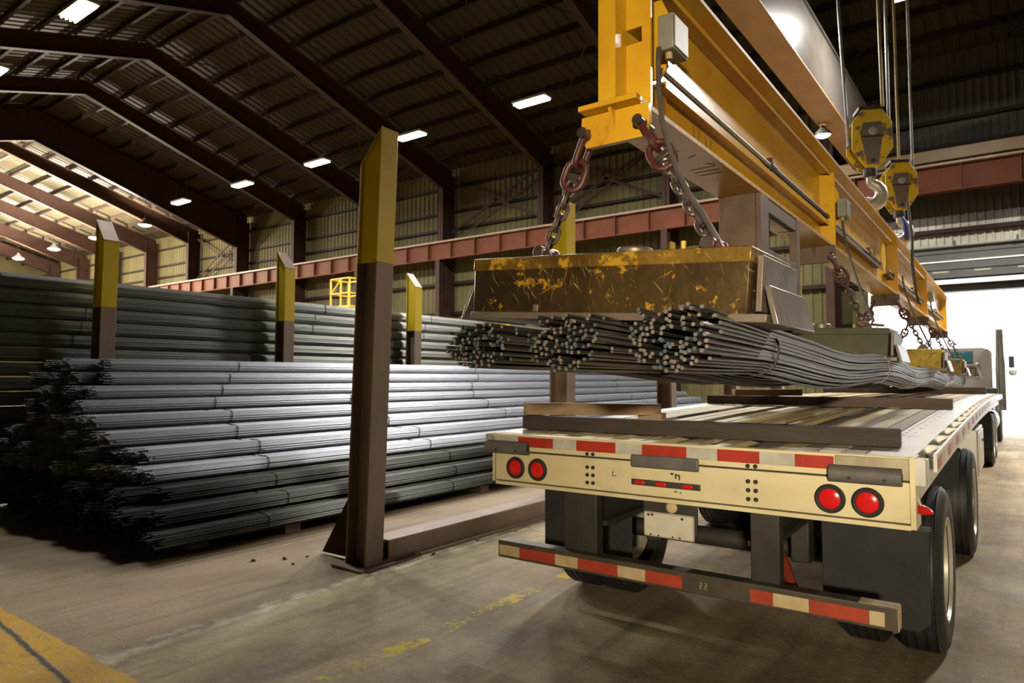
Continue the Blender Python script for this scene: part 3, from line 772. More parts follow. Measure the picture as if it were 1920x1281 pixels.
# ------------------------------------------------------------------ timbers on the bed
def timber(p0, p1, w, h, mat, label, bevel=.004):
    p0 = Vector(p0); p1 = Vector(p1); L = (p1 - p0).length
    mb = MB().box(0, L, -w / 2, w / 2, 0, h)
    o = mb.build('timber', mat, None, bevel)
    d = p1 - p0
    o.location = p0; o.rotation_euler = (0, -math.atan2(d.z, math.hypot(d.x, d.y)), math.atan2(d.y, d.x))
    return tag(o, label, 'timber', 'timbers laid across the trailer bed')
zb = lambda y: DZt + camber(y) + .004
timber((-3.01, 4.27, zb(4.27)), (-.55, 4.34, zb(4.27)), .10, .10, M['timber_dark'], 'long dark square timber lying across the rear end of the trailer')
timber((-3.0, 4.24, zb(4.27) + .105), (-2.30, 5.06, zb(4.27) + .087), .095, .088, M['timber_mid'], 'short pale brown timber resting askew on the dark rear timber')
timber((-2.44, 5.02, zb(5.0)), (-2.24, 5.02, zb(5.0)), .09, .09, M['timber_mid'], 'small wooden block propping the askew short timber')
timber((-3.0, 8.0, zb(8.0)), (-.56, 8.02, zb(8.0)), .10, .10, M['timber_brown'], 'long brown timber across the bed below the rod bundles')
timber((-2.62, 7.75, zb(8.0) + .105), (-2.02, 8.22, zb(8.0) + .105), .10, .07, M['timber_mid'], 'short wooden block lying on the middle timber')
timber((-3.0, 13.9, zb(12.0)), (-.50, 13.9, zb(12.0)), .12, .12, M['timber_brown'], 'farthest brown timber across the bed near the cab')

# ------------------------------------------------------------------ tractor
tr = thing('tractor_unit', 'grey truck cab seen from behind with a tall exhaust stack', 'truck', (0, 0, 0))
body = MB().prism([(-2.50, .9), (-.60, .9), (-.60, 2.34), (-.66, 2.43), (-.78, 2.47), (-2.32, 2.47), (-2.44, 2.43), (-2.50, 2.34)], 'y', 20.5, 22.1).build('cab', M['cab_grey'], tr, .02)
for (x0, x1) in ((-1.98, -1.58), (-1.42, -1.0)):
    w = MB().box(x0, x1, 20.485, 20.505, 2.10, 2.36).build('rear_window', M['cab_glass'], body, .02)
    MB().box(x0 - .02, x1 + .02, 20.49, 20.503, 2.08, 2.38).build('window_seal', M['black_rubber'], body, .02)
MB().lathe([(.0005, -.04), (.03, -.03), (.035, 0)], (-.9, 20.5, 2.06), 'y', 14).build('work_lamp', M['tape_white'], body)
MB().box(-2.2, -.9, 22.1, 23.8, .8, 1.75).build('hood', M['cab_grey'], tr, .06)
MB().tube([(-.43, 20.3, .95), (-.43, 20.3, 1.55), (-.43, 20.3, 2.0), (-.43, 20.3, 2.25), (-.43, 20.3, 2.80), (-.43, 20.28, 2.88)], .07, 14, radii=[.10, .10, .10, .085, .075, .07]).build('exhaust_stack', M['stack_steel'], tr)
mi = MB().box(-.28, -.16, 21.4, 21.46, 1.97, 2.27).build('mirror', M['black_rubber'], tr, .02)
MB().lathe([(.0005, -.05), (.06, -.04), (.09, 0), (.06, .03)], (-.20, 21.42, 1.86), 'y', 16).build('convex_mirror', M['alu'], mi)
MB().tube([(-.6, 21.4, 2.2), (-.22, 21.42, 2.2)], .012, 6).build('mirror_arm', M['alu'], mi)
MB().tube([(-.6, 21.4, 1.9), (-.22, 21.42, 1.9)], .012, 6).build('mirror_arm', M['alu'], mi)
MB().box(-.53, -.43, 20.9, 21.0, 2.30, 2.36).build('cab_lamp', M['cage_yellow'], tr, .01)
for y in (16.65, 17.95):
    for x, s in ((-.62, 1), (-.95, 1), (-2.89, -1), (-2.56, -1)): wheel(x, y, tr, s)
    MB().cyl((-2.9, y, .512), (-.6, y, .512), .08, 12).build('axle', M['under_steel'], tr)
wheel(-.62, 23.0, tr, 1); wheel(-2.89, 23.0, tr, -1)
for x in (-2.15, -1.36): MB().box(x - .04, x + .04, 15.6, 23.6, .72, 1.0).build('chassis_rail', M['under_steel'], tr)
MB().box(-.98, -.50, 15.9, 15.915, .35, 1.02).build('mud_flap', M['black_rubber'], tr)
MB().lathe([(.30, 0), (.33, .02), (.33, 1.28), (.30, 1.3)], (0, 0, 0), 'y', 24).build('fuel_tank', M['alu'], tr, 0, (-.82, 19.75, .68))
MB().box(-.72, -.45, 18.9, 19.1, 1.1, 1.5).build('air_line_stand', M['dark_steel'], tr, .02)
mkk = MB().cyl((-1.34, 20.8, 2.55), (-1.34, 20.8, 2.60), .02, 8)
mkk.cyl((-1.34, 20.8, 2.45), (-1.34, 20.8, 2.56), .006, 6).build('roof_antenna', M['dark_steel'], tr)

# ------------------------------------------------------------------ spreader beam
BO = Vector((-1.6, 3.02, 3.06)); BSL = .0135; BLEN = 16.9
sp = thing('spreader_beam', 'long yellow lifting beam hanging over the trailer with conduits', 'lifting beam', BO, (-math.atan(BSL), 0, 0))
def bz(y): return BO.z - BSL * (y - BO.y)
ST = [.12, 4.34, 8.62, 12.55, 16.72]
MB().box(-.15, .15, 0, BLEN, 0, .028).build('bottom_flange', M['beam_yellow'], sp)
MB().box(-.152, -.149, .02, BLEN, .002, .026).add([], []).build('flange_edge', M['beam_edge'], sp)
MB().box(.149, .152, .02, BLEN, .002, .026).build('flange_edge', M['beam_edge'], sp)
MB().box(-.014, .014, .0, BLEN, .028, .765).build('web', M['beam_yellow'], sp)
MB().box(-.22, .22, -.02, BLEN + .02, .765, .79).build('top_flange', M['beam_yellow'], sp)
MB().box(.219, .223, -.02, BLEN, .766, .789).build('flange_edge', M['beam_edge'], sp)
MB().box(-.16, .16, -.07, .0, .0, .028).build('end_lip', M['beam_yellow'], sp, .004)
for i, y in enumerate(ST):
    for s in (-1, 1):
        if i == 0 and s == 1:
            # right end stiffener with an oblong cable hole
            mb = MB().box(.014, .148, y, y + .02, .028, .37).box(.014, .148, y, y + .02, .45, .765).box(.10, .148, y, y + .02, .37, .45)
            mb.build('stiffener', M['beam_yellow'], sp)
        else:
            x0, x1 = (.014, .150) if s > 0 else (-.150, -.014)
            MB().box(x0, x1, y, y + .02, .028, .765).build('stiffener', M['beam_yellow'], sp)
    # hanger bracket under the bottom flange
    k = 0 if i == 0 else -.1
    bk = MB().prism([(-.185, -.0), (.185, -.0), (.19, -.09), (.16, -.165), (-.16, -.165), (-.19, -.09)], 'y', y - .11 + k, y - .075 + k).build('hanger_bracket', M['beam_yellow'] if i == 0 else M['beam_brown'], sp, .003)
    MB().prism([(y - .11 + k, 0), (y - .11 + k, -.10), (y - .16 + k, -.0)], 'x', -.008, .008).build('bracket_gusset', M['beam_yellow'] if i == 0 else M['beam_brown'], bk)
# underside channel beneath the top flange and conduits on the shelf
MB().cyl((.115, .10, .755), (.115, ST[1] - .05, .755), .014, 10).build('flange_pipe', M['beam_yellow'], sp)
MB().cyl((.115, ST[1] + .08, .755), (.115, ST[2] - .4, .755), .014, 10).build('flange_pipe', M['beam_yellow'], sp)
MB().cyl((.115, ST[2] + .08, .755), (.115, ST[3] - .05, .755), .014, 10).build('flange_pipe', M['beam_yellow'], sp)
sh = []
for a, b in ((.42, ST[1] - .02), (ST[1] + .3, ST[2] - 1.1), (ST[2] - .45, ST[2] - .05), (ST[2] + .3, ST[3] - .2), (ST[3] + .4, ST[4] - .3)):
    MB().box(.014, .10, a, b, .262, .274).box(.092, .10, a, b, .235, .262).build('cable_shelf', M['beam_brown'] if a > 4 else M['beam_yellow'], sp)
    MB().cyl((.085, a, .325), (.085, min(b, a + 2.0), .325), .017, 12).build('conduit', M['conduit'], sp)
    if b - a > 2:
        MB().cyl((.085, a + 2.0, .325), (.085, b, .325), .021, 12).build('conduit', M['dark_steel'], sp)
        MB().cyl((.085, a + 1.95, .325), (.085, a + 2.06, .325), .03, 14).build('conduit_coupling', M['dark_steel'], sp)
        MB().box(.02, .095, a + 1.99, a + 2.02, .27, .40).build('conduit_clip', M['chain_red'], sp)
    MB().tube([(.085, b, .325), (.085, b + .03, .325), (.085, b + .05, .30), (.085, b + .05, .262)], .021, 10).build('conduit_elbow', M['dark_steel'], sp)
# gusset plates and junction boxes at each hanger
for i, y in enumerate(ST[:-1]):
    if i == 2:
        continue
    yy = y + .1 if i == 0 else y + .12
    g = MB().prism([(.014, .70), (.10, .70), (.135, .62), (.135, .33), (.09, .27), (.014, .27)], 'y', yy + .14, yy + .16).build('gusset_plate', M['beam_yellow'], sp, .003)
    jb = MB().box(.15, .235, yy - .02, yy + .17, .335, .52).build('junction_box', M['box_grey'], sp, .006)
    MB().box(.235, .241, yy - .012, yy + .162, .345, .51).build('box_lid', M['box_grey'], jb, .003)
    MB().cyl((.19, yy + .03, .30), (.19, yy + .03, .337), .018, 10).build('cable_gland', M['tape_cream_low'], jb)
for y in (ST[2] - 1.0,):
    g = MB().lathe([(.0005, -.01), (.19, -.01), (.19, .01), (.0005, .01)], (.10, y, .42), 'x', 28, cap=False).build('round_gusset', M['beam_yellow'], sp)
MB().box(-.15, .15, BLEN - .02, BLEN, .028, .765).build('end_plate', M['beam_yellow'], sp)
# brown parking frame welded below the beam
for (x, w) in ((.12, .05), (-.12, .05)):
    for y in (2.0, 2.92):
        MB().box(x - .03, x + .03, y - (.10 if y < 2.5 else .05), y + (.10 if y < 2.5 else .05), -.80, 0).build('frame_leg', M['beam_brown'], sp, .004)
    MB().box(x - .025, x + .025, 2.1, 2.87, -.10, 0).build('frame_bar', M['beam_brown'], sp, .004)
    MB().box(x - .025, x + .025, 2.1, 2.87, -.48, -.37).build('frame_bar', M['beam_brown'], sp, .004)
MB().box(-.18, .19, 2.80, 3.08, -.82, -.80).build('frame_foot', M['beam_brown'], sp, .003)
MB().box(.10, .15, 2.96, 3.0, -.80, -.42).build('yellow_guard', M['mag_yellow'], sp)
MB().box(-.10, .12, 1.88, 1.92, -.80, -.0).build('frame_panel', M['beam_brown'], sp, .004)
# painter's chalk strokes on the underside and web
random.seed(3)
for (x, y, l, a) in ((-.02, .75, .10, .2), (.05, .9, .07, -.5), (.02, 1.15, .16, 0), (.02, 1.22, .16, .05), (.02, 1.29, .15, -.04), (.09, 1.1, .06, .9), (-.05, 3.3, .14, .1), (-.02, 3.42, .10, -.2)):
    MB().obox((x, y, -.0012), (l, .008, .002), (0, 0, a)).build('paint_mark', M['marking'], sp)
for (y, z, a) in ((1.02, .19, .15), (1.10, .19, -.15), (1.22, .18, .25), (1.30, .18, -.2)):
    MB().obox((.0152, y, z), (.002, .006, .09), (a, 0, 0)).build('paint_mark', M['marking'], sp)
# lifting lugs on top
for y in (7.5, 10.1):
    MB().prism([(y - .16, .79), (y + .16, .79), (y + .09, 1.06), (y - .09, 1.06)], 'x', -.03, .03).build('lifting_lug', M['beam_yellow'], sp, .004)

# ------------------------------------------------------------------ magnets, chains, cables
def link_path(hl, hw, n=6):
    p = []
    s = hl - hw
    for k in range(n + 1):
        t = PI * k / n; p.append((hw * math.cos(t), 0, s + hw * math.sin(t)))
    for k in range(n + 1):
        t = PI + PI * k / n; p.append((hw * math.cos(t), 0, -s + hw * math.sin(t)))
    return p
LINK = MB().tube(link_path(.043, .024), .0115, 8, closed=True).mesh('link', M['chain'])
RING = MB().tube(link_path(.078, .052, 8), .018, 10, closed=True).mesh('coupling_ring', M['chain_red'])
SHK = MB().tube(link_path(.095, .042, 8), .017, 10, closed=True).mesh('shackle', M['chain_red'])
PINM = MB().cyl((0, -.075, 0), (0, .06, 0), .027, 14).mesh('shackle_pin', M['chain'])
def chain(p0, p1, label):
    p0 = Vector(p0); p1 = Vector(p1)
    d = p1 - p0; L = d.length; d.normalize()
    q = Vector((0, 0, -1)).rotation_difference(d)
    t = thing('lifting_chain', label, 'chain', p0, group='magnet suspension chains')
    t.rotation_mode = 'QUATERNION'; t.rotation_quaternion = q
    link_mesh('shackle', SHK, t, (0, 0, -.07), (0, 0, R(90)))
    link_mesh('shackle_pin', PINM, t, (0, 0, 0))
    link_mesh('coupling_ring', RING, t, (0, 0, -.205), (0, 0, R(15)))
    MB().box(-.045, .045, -.012, .012, -.225, -.195).build('coupling_bar', M['chain'], t, .004)
    z = .205 + .05; k = 0
    while z < L - .02:
        link_mesh('link', LINK, t, (0, 0, -z - .02), (0, 0, R(90 if k % 2 else 0) + R(20)))
        z += .0625; k += 1
    return t

mags = [(2.955, 3.6, 1.985, -1.535, 'mag_front', 'mag_rim', 'dark yellow-brown lifting magnet nearest the viewer, scratched front'),
        (7.30, 2.2, 1.905, -1.66, 'mag_olive', 'mag_olive', 'dark olive lifting magnet with a cast nameplate, second in the row'),
        (11.6, 1.8, 1.845, -1.60, 'mag_yellow', 'mag_yellow', 'bright yellow lifting magnet, third in the row'),
        (15.5, 1.8, 1.79, -1.59, 'mag_dull', 'mag_dull', 'dull yellow lifting magnet, fourth in the row'),
        (19.7 - .05, 1.8, 1.735, -1.58, 'mag_brown', 'mag_brown', 'small looking brown lifting magnet farthest from the viewer')]
def magnet(i, y, roll, z, x, m1, m2, label):
    t = thing('lifting_magnet', label, 'magnet', (x, y, z), (0, R(roll), 0), group='lifting magnets under the spreader beam')
    MB().prism([(-.685, .03), (.685, .03), (.69, .24), (.68, .30), (-.68, .30), (-.69, .24)], 'y', -.272, .272).build('body', M[m1], t, .006)
    MB().prism([(-.694, .236), (.694, .236), (.694, .298), (-.694, .298)], 'y', -.277, .277).build('top_rim', M[m2], t, .006)
    MB().box(-.70, .76, -.275, .30, 0, .034).build('base_plate', M['worn_plate'], t, .004)
    MB().box(.70, .725, -.225, .275, .045, .268).build('side_plate', M['worn_plate'], t, .004)
    MB().box(-.725, -.70, -.225, .275, .045, .268).build('side_plate', M['worn_plate'], t, .004)
    for s in (1, -1):
        vs = []
        for (yy, e) in ((-.245, 0), (.315, 1)):
            vs += [(s * .730, yy + .02 * (1 - e), .150), (s * .752, yy + .02 * (1 - e), .150), (s * (.80 if s > 0 else .79), yy, -.005), (s * .775, yy, -.005)]
        MB().add(vs, [(0, 1, 2, 3), (7, 6, 5, 4), (0, 4, 5, 1), (1, 5, 6, 2), (2, 6, 7, 3), (3, 7, 4, 0)]).build('flared_plate', M['worn_steel'], t, .004)
    MB().box(-.06, .20, -.10, .14, .30, .312).build('cap_plate', M['worn_plate'], t, .003)
    MB().lathe([(.085, 0), (.088, .035), (.078, .045), (.0005, .045)], (.06, .0, .312), n=24, cap=False).build('terminal_cap', M['worn_plate'], t)
    for s in (-1, 1):
        lg = MB().prism([(s * .44 - .075, .30), (s * .44 + .075, .30), (s * .44 + .04, .37), (s * .44 - .04, .37)], 'y', -.05, -.03)
        lg.prism([(s * .44 - .075, .30), (s * .44 + .075, .30), (s * .44 + .04, .37), (s * .44 - .04, .37)], 'y', .03, .05)
        l = lg.build('lug', M['chain_red'] if i < 2 else M['worn_plate'], t, .004)
        MB().cyl((s * .44, -.085, .352), (s * .44, .08, .352), .033, 16).build('lug_pin', M['chain'], l, .004)
    MB().cyl((.40, -.24, .30), (.40, -.24, .335), .012, 8).build('rim_stud', M['mag_yellow'], t)
    for xx in (.42, -.30):
        MB().box(xx - .015, xx + .015, -.285, -.275, .034, .07).build('foot_lug', M['worn_plate'], t, .004)
    if i == 1:
        npl = MB().box(-.52, -.14, -.284, -.27, .10, .165).build('nameplate', M['mag_olive'], t, .008)
        MB().box(-.50, -.16, -.2855, -.282, .112, .153).build('nameplate_recess', M['hole_black'], npl, .004)
    return t
side_txt = ['nearest magnet', 'olive second magnet', 'bright yellow third magnet', 'dull yellow fourth magnet', 'farthest brown magnet']
for i, (y, roll, z, x, m1, m2, lab) in enumerate(mags):
    magnet(i, y, roll, z, x, m1, m2, lab)
    a = R(roll)
    yb = BO.y + ST[i] - (.095 if i == 0 else .195)
    for s in (-1, 1):
        p1 = (x + s * .44 * math.cos(a) + .352 * math.sin(a), y, z - s * .44 * math.sin(a) + .352)
        p0 = (BO.x + s * .155, yb, bz(yb) - .105)
        chain(p0, p1, 'rusty chain with red coupling on the %s side of the %s' % ('left' if s < 0 else 'right', side_txt[i]))
    # power cable from the beam to the magnet top
    if i < 4:
        j0 = Vector((BO.x + .19, BO.y + ST[i] + (.13 if i == 0 else .15), bz(y) + .31))
        e = Vector((x + .56, y + .05, z + .28))
        pts = []
        for k in range(15):
            u = k / 14
            p = j0.lerp(e, u)
            p.x = j0.x + (e.x - j0.x) * (u ** 1.5) ; p.z += .02 * math.sin(PI * u)
            pts.append(p)
        if i == 0: pts = [Vector(q) for q in ((-1.41, 3.15, 3.37), (-1.41, 3.14, 3.30), (-1.39, 3.10, 3.12), (-1.357, 3.06, 2.962), (-1.31, 3.02, 2.82), (-1.255, 2.99, 2.681), (-1.185, 2.96, 2.55), (-1.12, 2.94, 2.457), (-1.06, 2.93, 2.35), (-1.02, 2.93, 2.27))]
        if i == 1: pts = pts[:-1] + [Vector((e.x - .05, e.y - .03, e.z + .05)), Vector((e.x + .06, e.y, e.z + .035))]
        c = MB().tube([p - j0 for p in pts], .0135, 8).build('power_cable', M['cable'], None, 0, j0)
        tag(c, 'dark power cable running from the beam down to the %s' % side_txt[i], 'cable', 'magnet power cables')

# ------------------------------------------------------------------ hoisted rod bundles
def hz(y):
    base = 1.862 - .0135 * (y - 3.0)
    if y > 2.95:
        base -= .055 * (1 - math.cos(2 * PI * (y - 2.95) / 4.22)) / 2
    return base
def pack(w, h, pitch, holes, seed, n_max):
    rnd = random.Random(seed); pts = []
    tries = 0
    while len(pts) < n_max and tries < 30000:
        tries += 1
        x = rnd.uniform(-w / 2, w / 2); z = rnd.uniform(-h / 2, h / 2)
        if z > 0:
            if abs(x) > w / 2 * (1.0 - .25 * (z / (h / 2)) ** 3): continue
        elif (x / (w / 2)) ** 2 + (z / (h / 2)) ** 2 > 1: continue
        if any(((x - a) / c) ** 2 + ((z - b) / d) ** 2 < 1 for (a, b, c, d) in holes): continue
        if all((x - p) ** 2 + (z - q) ** 2 > pitch ** 2 for p, q in pts): pts.append((x, z))
    return pts
hb = [(-1.925, .310, .19, [(.05, -.02, .05, .02)], 'steel rod bundle at the left below the nearest magnet', 2.36),
      (-1.50, .300, .225, [(.04, -.055, .055, .016)], 'middle steel rod bundle below the nearest magnet', 2.38),
      (-1.035, .285, .235, [(.035, .01, .05, .028), (-.055, -.03, .04, .025)], 'right steel rod bundle below the nearest magnet, with pale cut ends', 2.36)]
RR = .0082
for bi, (bx0, w, h, holes, lab, y_end) in enumerate(hb):
    t = thing('rod_bundle', lab, 'rod bundle', (bx0, y_end, hz(2.5)), group='rod bundles carried by the magnets')
    rnd = random.Random(20 + bi)
    pts = pack(w, h, .0168, holes, 5 + bi, 130)
    for (ax, az) in pts:
        ph = rnd.uniform(0, 6.28); am = rnd.uniform(0, .007)
        y0 = y_end + abs(rnd.gauss(0, .035)) - .03
        outer = (ax / (w / 2)) ** 2 + (az / (h / 2)) ** 2
        if az > h * .2 and rnd.random() < .5: y0 += rnd.uniform(.05, .22)
        if ax > w * .32 and rnd.random() < .5: y0 += rnd.uniform(.0, .28)
        path = []
        ys_ = [y0 + .02 * k for k in (0,)] + [2.75 + .465 * k for k in range(38)]
        for y in ys_:
            if y < y0 - 1e-6: continue
            sq = 1 - .12 * math.exp(-((y - 3.35) / .5) ** 2)
            fl = 1 + .10 * max(0, (2.9 - y))
            path.append((ax * sq * fl + am * math.sin(1.3 * y + ph) - .012 * (y - 2.4) * (1 if bi == 2 else .4), y - y_end, az * sq + hz(y) - hz(2.5) + am * math.cos(1.1 * y + ph)))
        if len(path) > 1 and path[1][1] - path[0][1] < .01: path.pop(1)
        mb = MB().tube(path, RR, 6)
        me = mb.mesh('rod', M['rebar_hoist'])
        me.materials.append(M['rod_end'])
        me.polygons[len(me.polygons) - 2].material_index = 1
        o = bpy.data.objects.new('rod', me); COL.objects.link(o); o.parent = t
    for y in (3.32, 6.85, 8.75, 11.2, 13.4):
        sq = 1 - .12 * math.exp(-((y - 3.35) / .5) ** 2)
        ring_p = []
        for k in range(22):
            a = 2 * PI * k / 22
            ca, sa = math.cos(a), math.sin(a)
            ring_p.append(((w / 2 * sq + .013) * math.copysign(abs(ca) ** .8, ca) - .012 * (y - 2.4) * (1 if bi == 2 else .4), y - y_end + .02 * sa, (h / 2 * sq + .012) * math.copysign(abs(sa) ** .9, sa) + hz(y) - hz(2.5)))
        MB().tube(ring_p, .0055, 6, closed=True).build('tie_wire', M['strap'] if y < 5 else M['strap_light'], t)

# ------------------------------------------------------------------ bridge crane and hooks
bc = thing('bridge_crane', 'overhead crane bridge girder with a tan underside and grey side', 'crane', (0, 0, 8.4))
def cl(mb): mb.v = [(a, b, c - 8.4) for (a, b, c) in mb.v]; return mb
cl(MB().box(-4.31, -3.66, YN + 1.2, 25.0, 8.60, 8.63)).build('bottom_plate', M['girder_tan'], bc)
cl(MB().box(-3.69, -3.66, YN + 1.2, 25.0, 8.63, 10.05)).build('side_plate', M['girder_grey'], bc)
cl(MB().box(-4.31, -4.28, YN + 1.2, 25.0, 8.63, 10.05)).build('side_plate', M['girder_grey'], bc)
cl(MB().box(-4.36, -3.61, YN + 1.2, 25.0, 10.05, 10.09)).build('top_plate', M['girder_grey'], bc)
cl(MB().box(1.2, 1.85, YN + 1.2, 25.0, 8.60, 10.09)).build('second_girder', M['girder_grey'], bc)
et = cl(MB().box(-4.9, 3.6, 24.85, 25.15, 8.42, 8.80)).build('end_truck', M['truck_yellow'], bc, .02)
cl(MB().box(-3.3, 1.2, 8.6, 9.1, 9.55, 10.0)).build('trolley', M['girder_grey'], bc, .03)
cl(MB().box(-3.3, 1.2, 11.0, 14.4, 9.75, 10.0)).build('trolley', M['girder_grey'], bc, .03)
cl(MB().box(-3.66, 1.2, 8.4, 14.6, 10.0, 10.12)).build('trolley_frame', M['girder_grey'], bc)
cl(MB().cyl((-2.6, 10.5, 9.7), (.6, 10.5, 9.7), .34, 24)).build('rope_drum', M['girder_grey'], bc)
lampm = thing('crane_lamp', 'round lamp shining below the crane girder', 'lamp', (-4.18, 19.95, 8.30))
MB().lathe([(.05, .26), (.09, .2), (.19, .09), (.22, .02), (.20, .0)], (0, 0, 0), n=20, cap=False).build('reflector', M['dark_steel'], lampm)
MB().lathe([(.01, -.05), (.12, -.04), (.2, .015)], (0, 0, 0), n=20).build('lens', M['lamp_disc'], lampm)
MB().cyl((0, 0, .25), (0, 0, .31), .03, 8).build('hanger', M['dark_steel'], lampm)

def hook_block(c, w, h, rz, lab, grey, yel):
    t = thing('hook_block', lab, 'hook block', c, (0, 0, rz), group='crane hook blocks above the spreader beam')
    a, b = w / 2, h / 2
    octo = [(-a * .5, b), (a * .5, b), (a * .95, b * .55), (a, -b * .35), (a * .35, -b), (-a * .35, -b), (-a, -b * .35), (-a * .95, b * .55)]
    inn = [(-a * .45, b * .55), (a * .45, b * .55), (a * .52, b * .2), (a * .28, -b * .9), (-a * .28, -b * .9), (-a * .55, b * .1)]
    for s in (-1, 1):
        ck = MB().prism(octo, 'y', s * .14 - .012, s * .14 + .012).build('cheek_plate', yel, t, .006)
        MB().prism(inn, 'y', s * .155 - .006, s * .155 + .006).build('wear_plate', grey, ck, .003)
        MB().cyl((0, s * .15, b * .22), (0, s * .20, b * .22), .055, 14).build('axle_nut', M['hook_steel'], ck, .006)
        MB().box(-.14, .14, s * .165 - .012, s * .165 + .012, b * .03, b * .08).build('keeper_bar', M['dark_steel'], ck)
        MB().cyl((0, s * .15, -b * .78), (0, s * .172, -b * .78), .03, 12).build('keeper_bolt', M['dark_steel'], ck)
    for s in (-.06, .06):
        MB().lathe([(.10, -.04), (a * .86, -.045), (a * .74, -.012), (a * .74, .012), (a * .86, .045), (.10, .04)], (0, s, b * .1), 'y', 28).build('sheave', M['dark_steel'], t)
    MB().box(-a * .62, a * .5, -.16, .16, b, b + .05).build('top_guard', M['dark_steel'], t, .006)
    MB().cyl((0, 0, -b - .10), (0, 0, -b + .02), .09, 16).build('swivel', M['dark_steel'], t, .01)
    path, rad = [], []
    path += [(0, 0, -b - .08), (0, 0, -b - .16)]; rad += [.05, .055]
    for k in range(13):
        th = R(70) - R(285) * k / 12
        path.append((-.03 + .17 * math.cos(th), 0, -b - .34 + .16 * math.sin(th)))
        rad.append(.068 + .026 * math.sin(PI * k / 12) - (.035 * max(0, k - 9) / 3))
    MB().tube(path, .06, 12, radii=rad).build('hook', M['hook_steel'], t)
    MB().tube(link_path(.20, .11, 8), .028, 10, closed=True).build('lifting_shackle', M['hook_steel'], t, 0, (-.04, 0, -b - .60))
    return t
hook_block((-1.61, 10.5, 4.98), .52, .80, R(24), 'worn yellow and grey hook block nearer the viewer', M['block_grey'], M['block_yellow'])
h2 = hook_block((-1.585, 13.1, 4.90), .50, .80, R(24), 'bright yellow flaking hook block farther along the beam', M['block_grey'], M['block_yellow'])
MB().tube([(.0, -.13, -.52), (.03, -.16, -.62), (.05, -.15, -.75), (.07, -.1, -.9)], .035, 8, radii=[.03, .045, .04, .03]).build('blue_strap', M['blue_strap'], h2)
ropes = [((-1.86, 10.45, 4.95), (-2.05, 10.45, 9.4), 'grey', 'left grey wire rope of the nearer hook block'),
         ((-1.42, 10.4, 5.40), (-1.47, 10.4, 9.4), 'yel', 'yellow greased wire rope above the nearer hook block'),
         ((-1.37, 10.55, 4.95), (-1.37, 10.55, 9.4), 'grey', 'right grey wire rope of the nearer hook block'),
         ((-1.56, 13.05, 5.25), (-1.58, 13.05, 9.75), 'yel', 'thin left wire rope of the farther hook block'),
         ((-1.37, 13.1, 4.95), (-1.38, 13.1, 9.75), 'grey', 'pale right wire rope of the farther hook block')]
for p, q, m, lab in ropes:
    q = Vector(q); p = Vector(p)
    o = MB().cyl((0, 0, 0), q - p, .021, 8).build('wire_rope', M['rope'] if m == 'grey' else M['rope_yellow'], None, 0, p)
    tag(o, lab, 'rope', 'hoist ropes')
sgl = MB().tube([(-.06, .1, .1), (.0, 0, -.5), (-.01, 0, -.9), (.02, .1, -1.35), (.03, .3, -1.5)], .022, 8).build('signal_cable', M['dark_steel'], None, 0, (-1.32, 12.3, 4.4))
tag(sgl, 'dark control cable dropping from the far hook block down the beam side', 'cable')

# ------------------------------------------------------------------ rack posts and base beams
FX, BX = -4.95, -10.9
PY = [4.42, 7.85, 11.2, 14.5, 17.9]
def rack_post(x, y, top_dir, hgt, z_y, lean, label, grp):
    t = thing('rack_post', label, 'post', (x, y, 0), (lean[0], lean[1], 0), group=grp)
    def sec(z0, zt0, zt1):
        # H section, flanges facing +-x; the top is cut on a slant from zt0 (x-) to zt1 (x+)
        mb = MB()
        def top(px): return zt0 + (zt1 - zt0) * (px + .135) / .27
        for (x0, x1, y0, y1) in ((-.135, -.113, -.108, .108), (.113, .135, -.108, .108), (-.113, .113, -.01, .01)):
            vs = [(a, b, z0) for b in (y0, y1) for a in (x0, x1)] + [(a, b, top(a)) for b in (y0, y1) for a in (x0, x1)]
            mb.add(vs, [(0, 2, 3, 1), (4, 5, 7, 6), (0, 1, 5, 4), (2, 6, 7, 3), (0, 4, 6, 2), (1, 3, 7, 5)])
        return mb
    sec(.0, z_y, z_y).build('column', M['post_rust'], t, .004)
    lo = hgt - .32
    sec(z_y, lo if top_dir > 0 else hgt, hgt if top_dir > 0 else lo).build('painted_top', M['post_yellow'], t, .004)
    MB().box(-.2, .2, -.22, .22, 0, .02).build('base_plate', M['post_rust'], t)
    zl, zr = (lo, hgt) if top_dir > 0 else (hgt, lo)
    vs = [(x_, y_, (zl if x_ < 0 else zr) + q) for q in (0, .016) for y_ in (-.108, .108) for x_ in (-.137, .137)]
    MB().add(vs, [(0, 2, 3, 1), (4, 5, 7, 6), (0, 1, 5, 4), (2, 6, 7, 3), (0, 4, 6, 2), (1, 3, 7, 5)]).build('cap_plate', M['post_yellow'] if top_dir > 0 else M['post_rust'], t)
    MB().prism([(-.113, z_y), (.113, z_y), (.113, zr if top_dir > 0 else zl - .27), (-.113, zl if top_dir > 0 else zl - .0)] if top_dir > 0 else [(-.113, z_y), (.113, z_y), (.113, zr), (-.113, zl)], 'y', -.085, -.07).build('web_plate', M['post_yellow'], t)
    return t
pl = ['tallest looking yellow-topped steel rack post in the foreground', 'yellow-topped rack post behind the left magnet chain',
      'brown rack post below the left end of the long brown timber', 'brown rack post beside the trailer bed, fourth of the front row', 'farthest brown rack post of the front row']
for k, y in enumerate(PY):
    rack_post(FX, y, 1, 4.05, 2.80, (R(-.9), R(1.3)) if k == 0 else (0, R(.3)), pl[k], 'front row of rack posts')
bl_ = ['yellow and grey rack post at the left between the two stacks', 'yellow-topped rack post with a rusty cut top between the stacks, second from the left',
       'slim yellow-topped rack post just right of the foreground post', 'rack post between the stacks hidden behind the rod bundles', 'last rack post between the stacks']
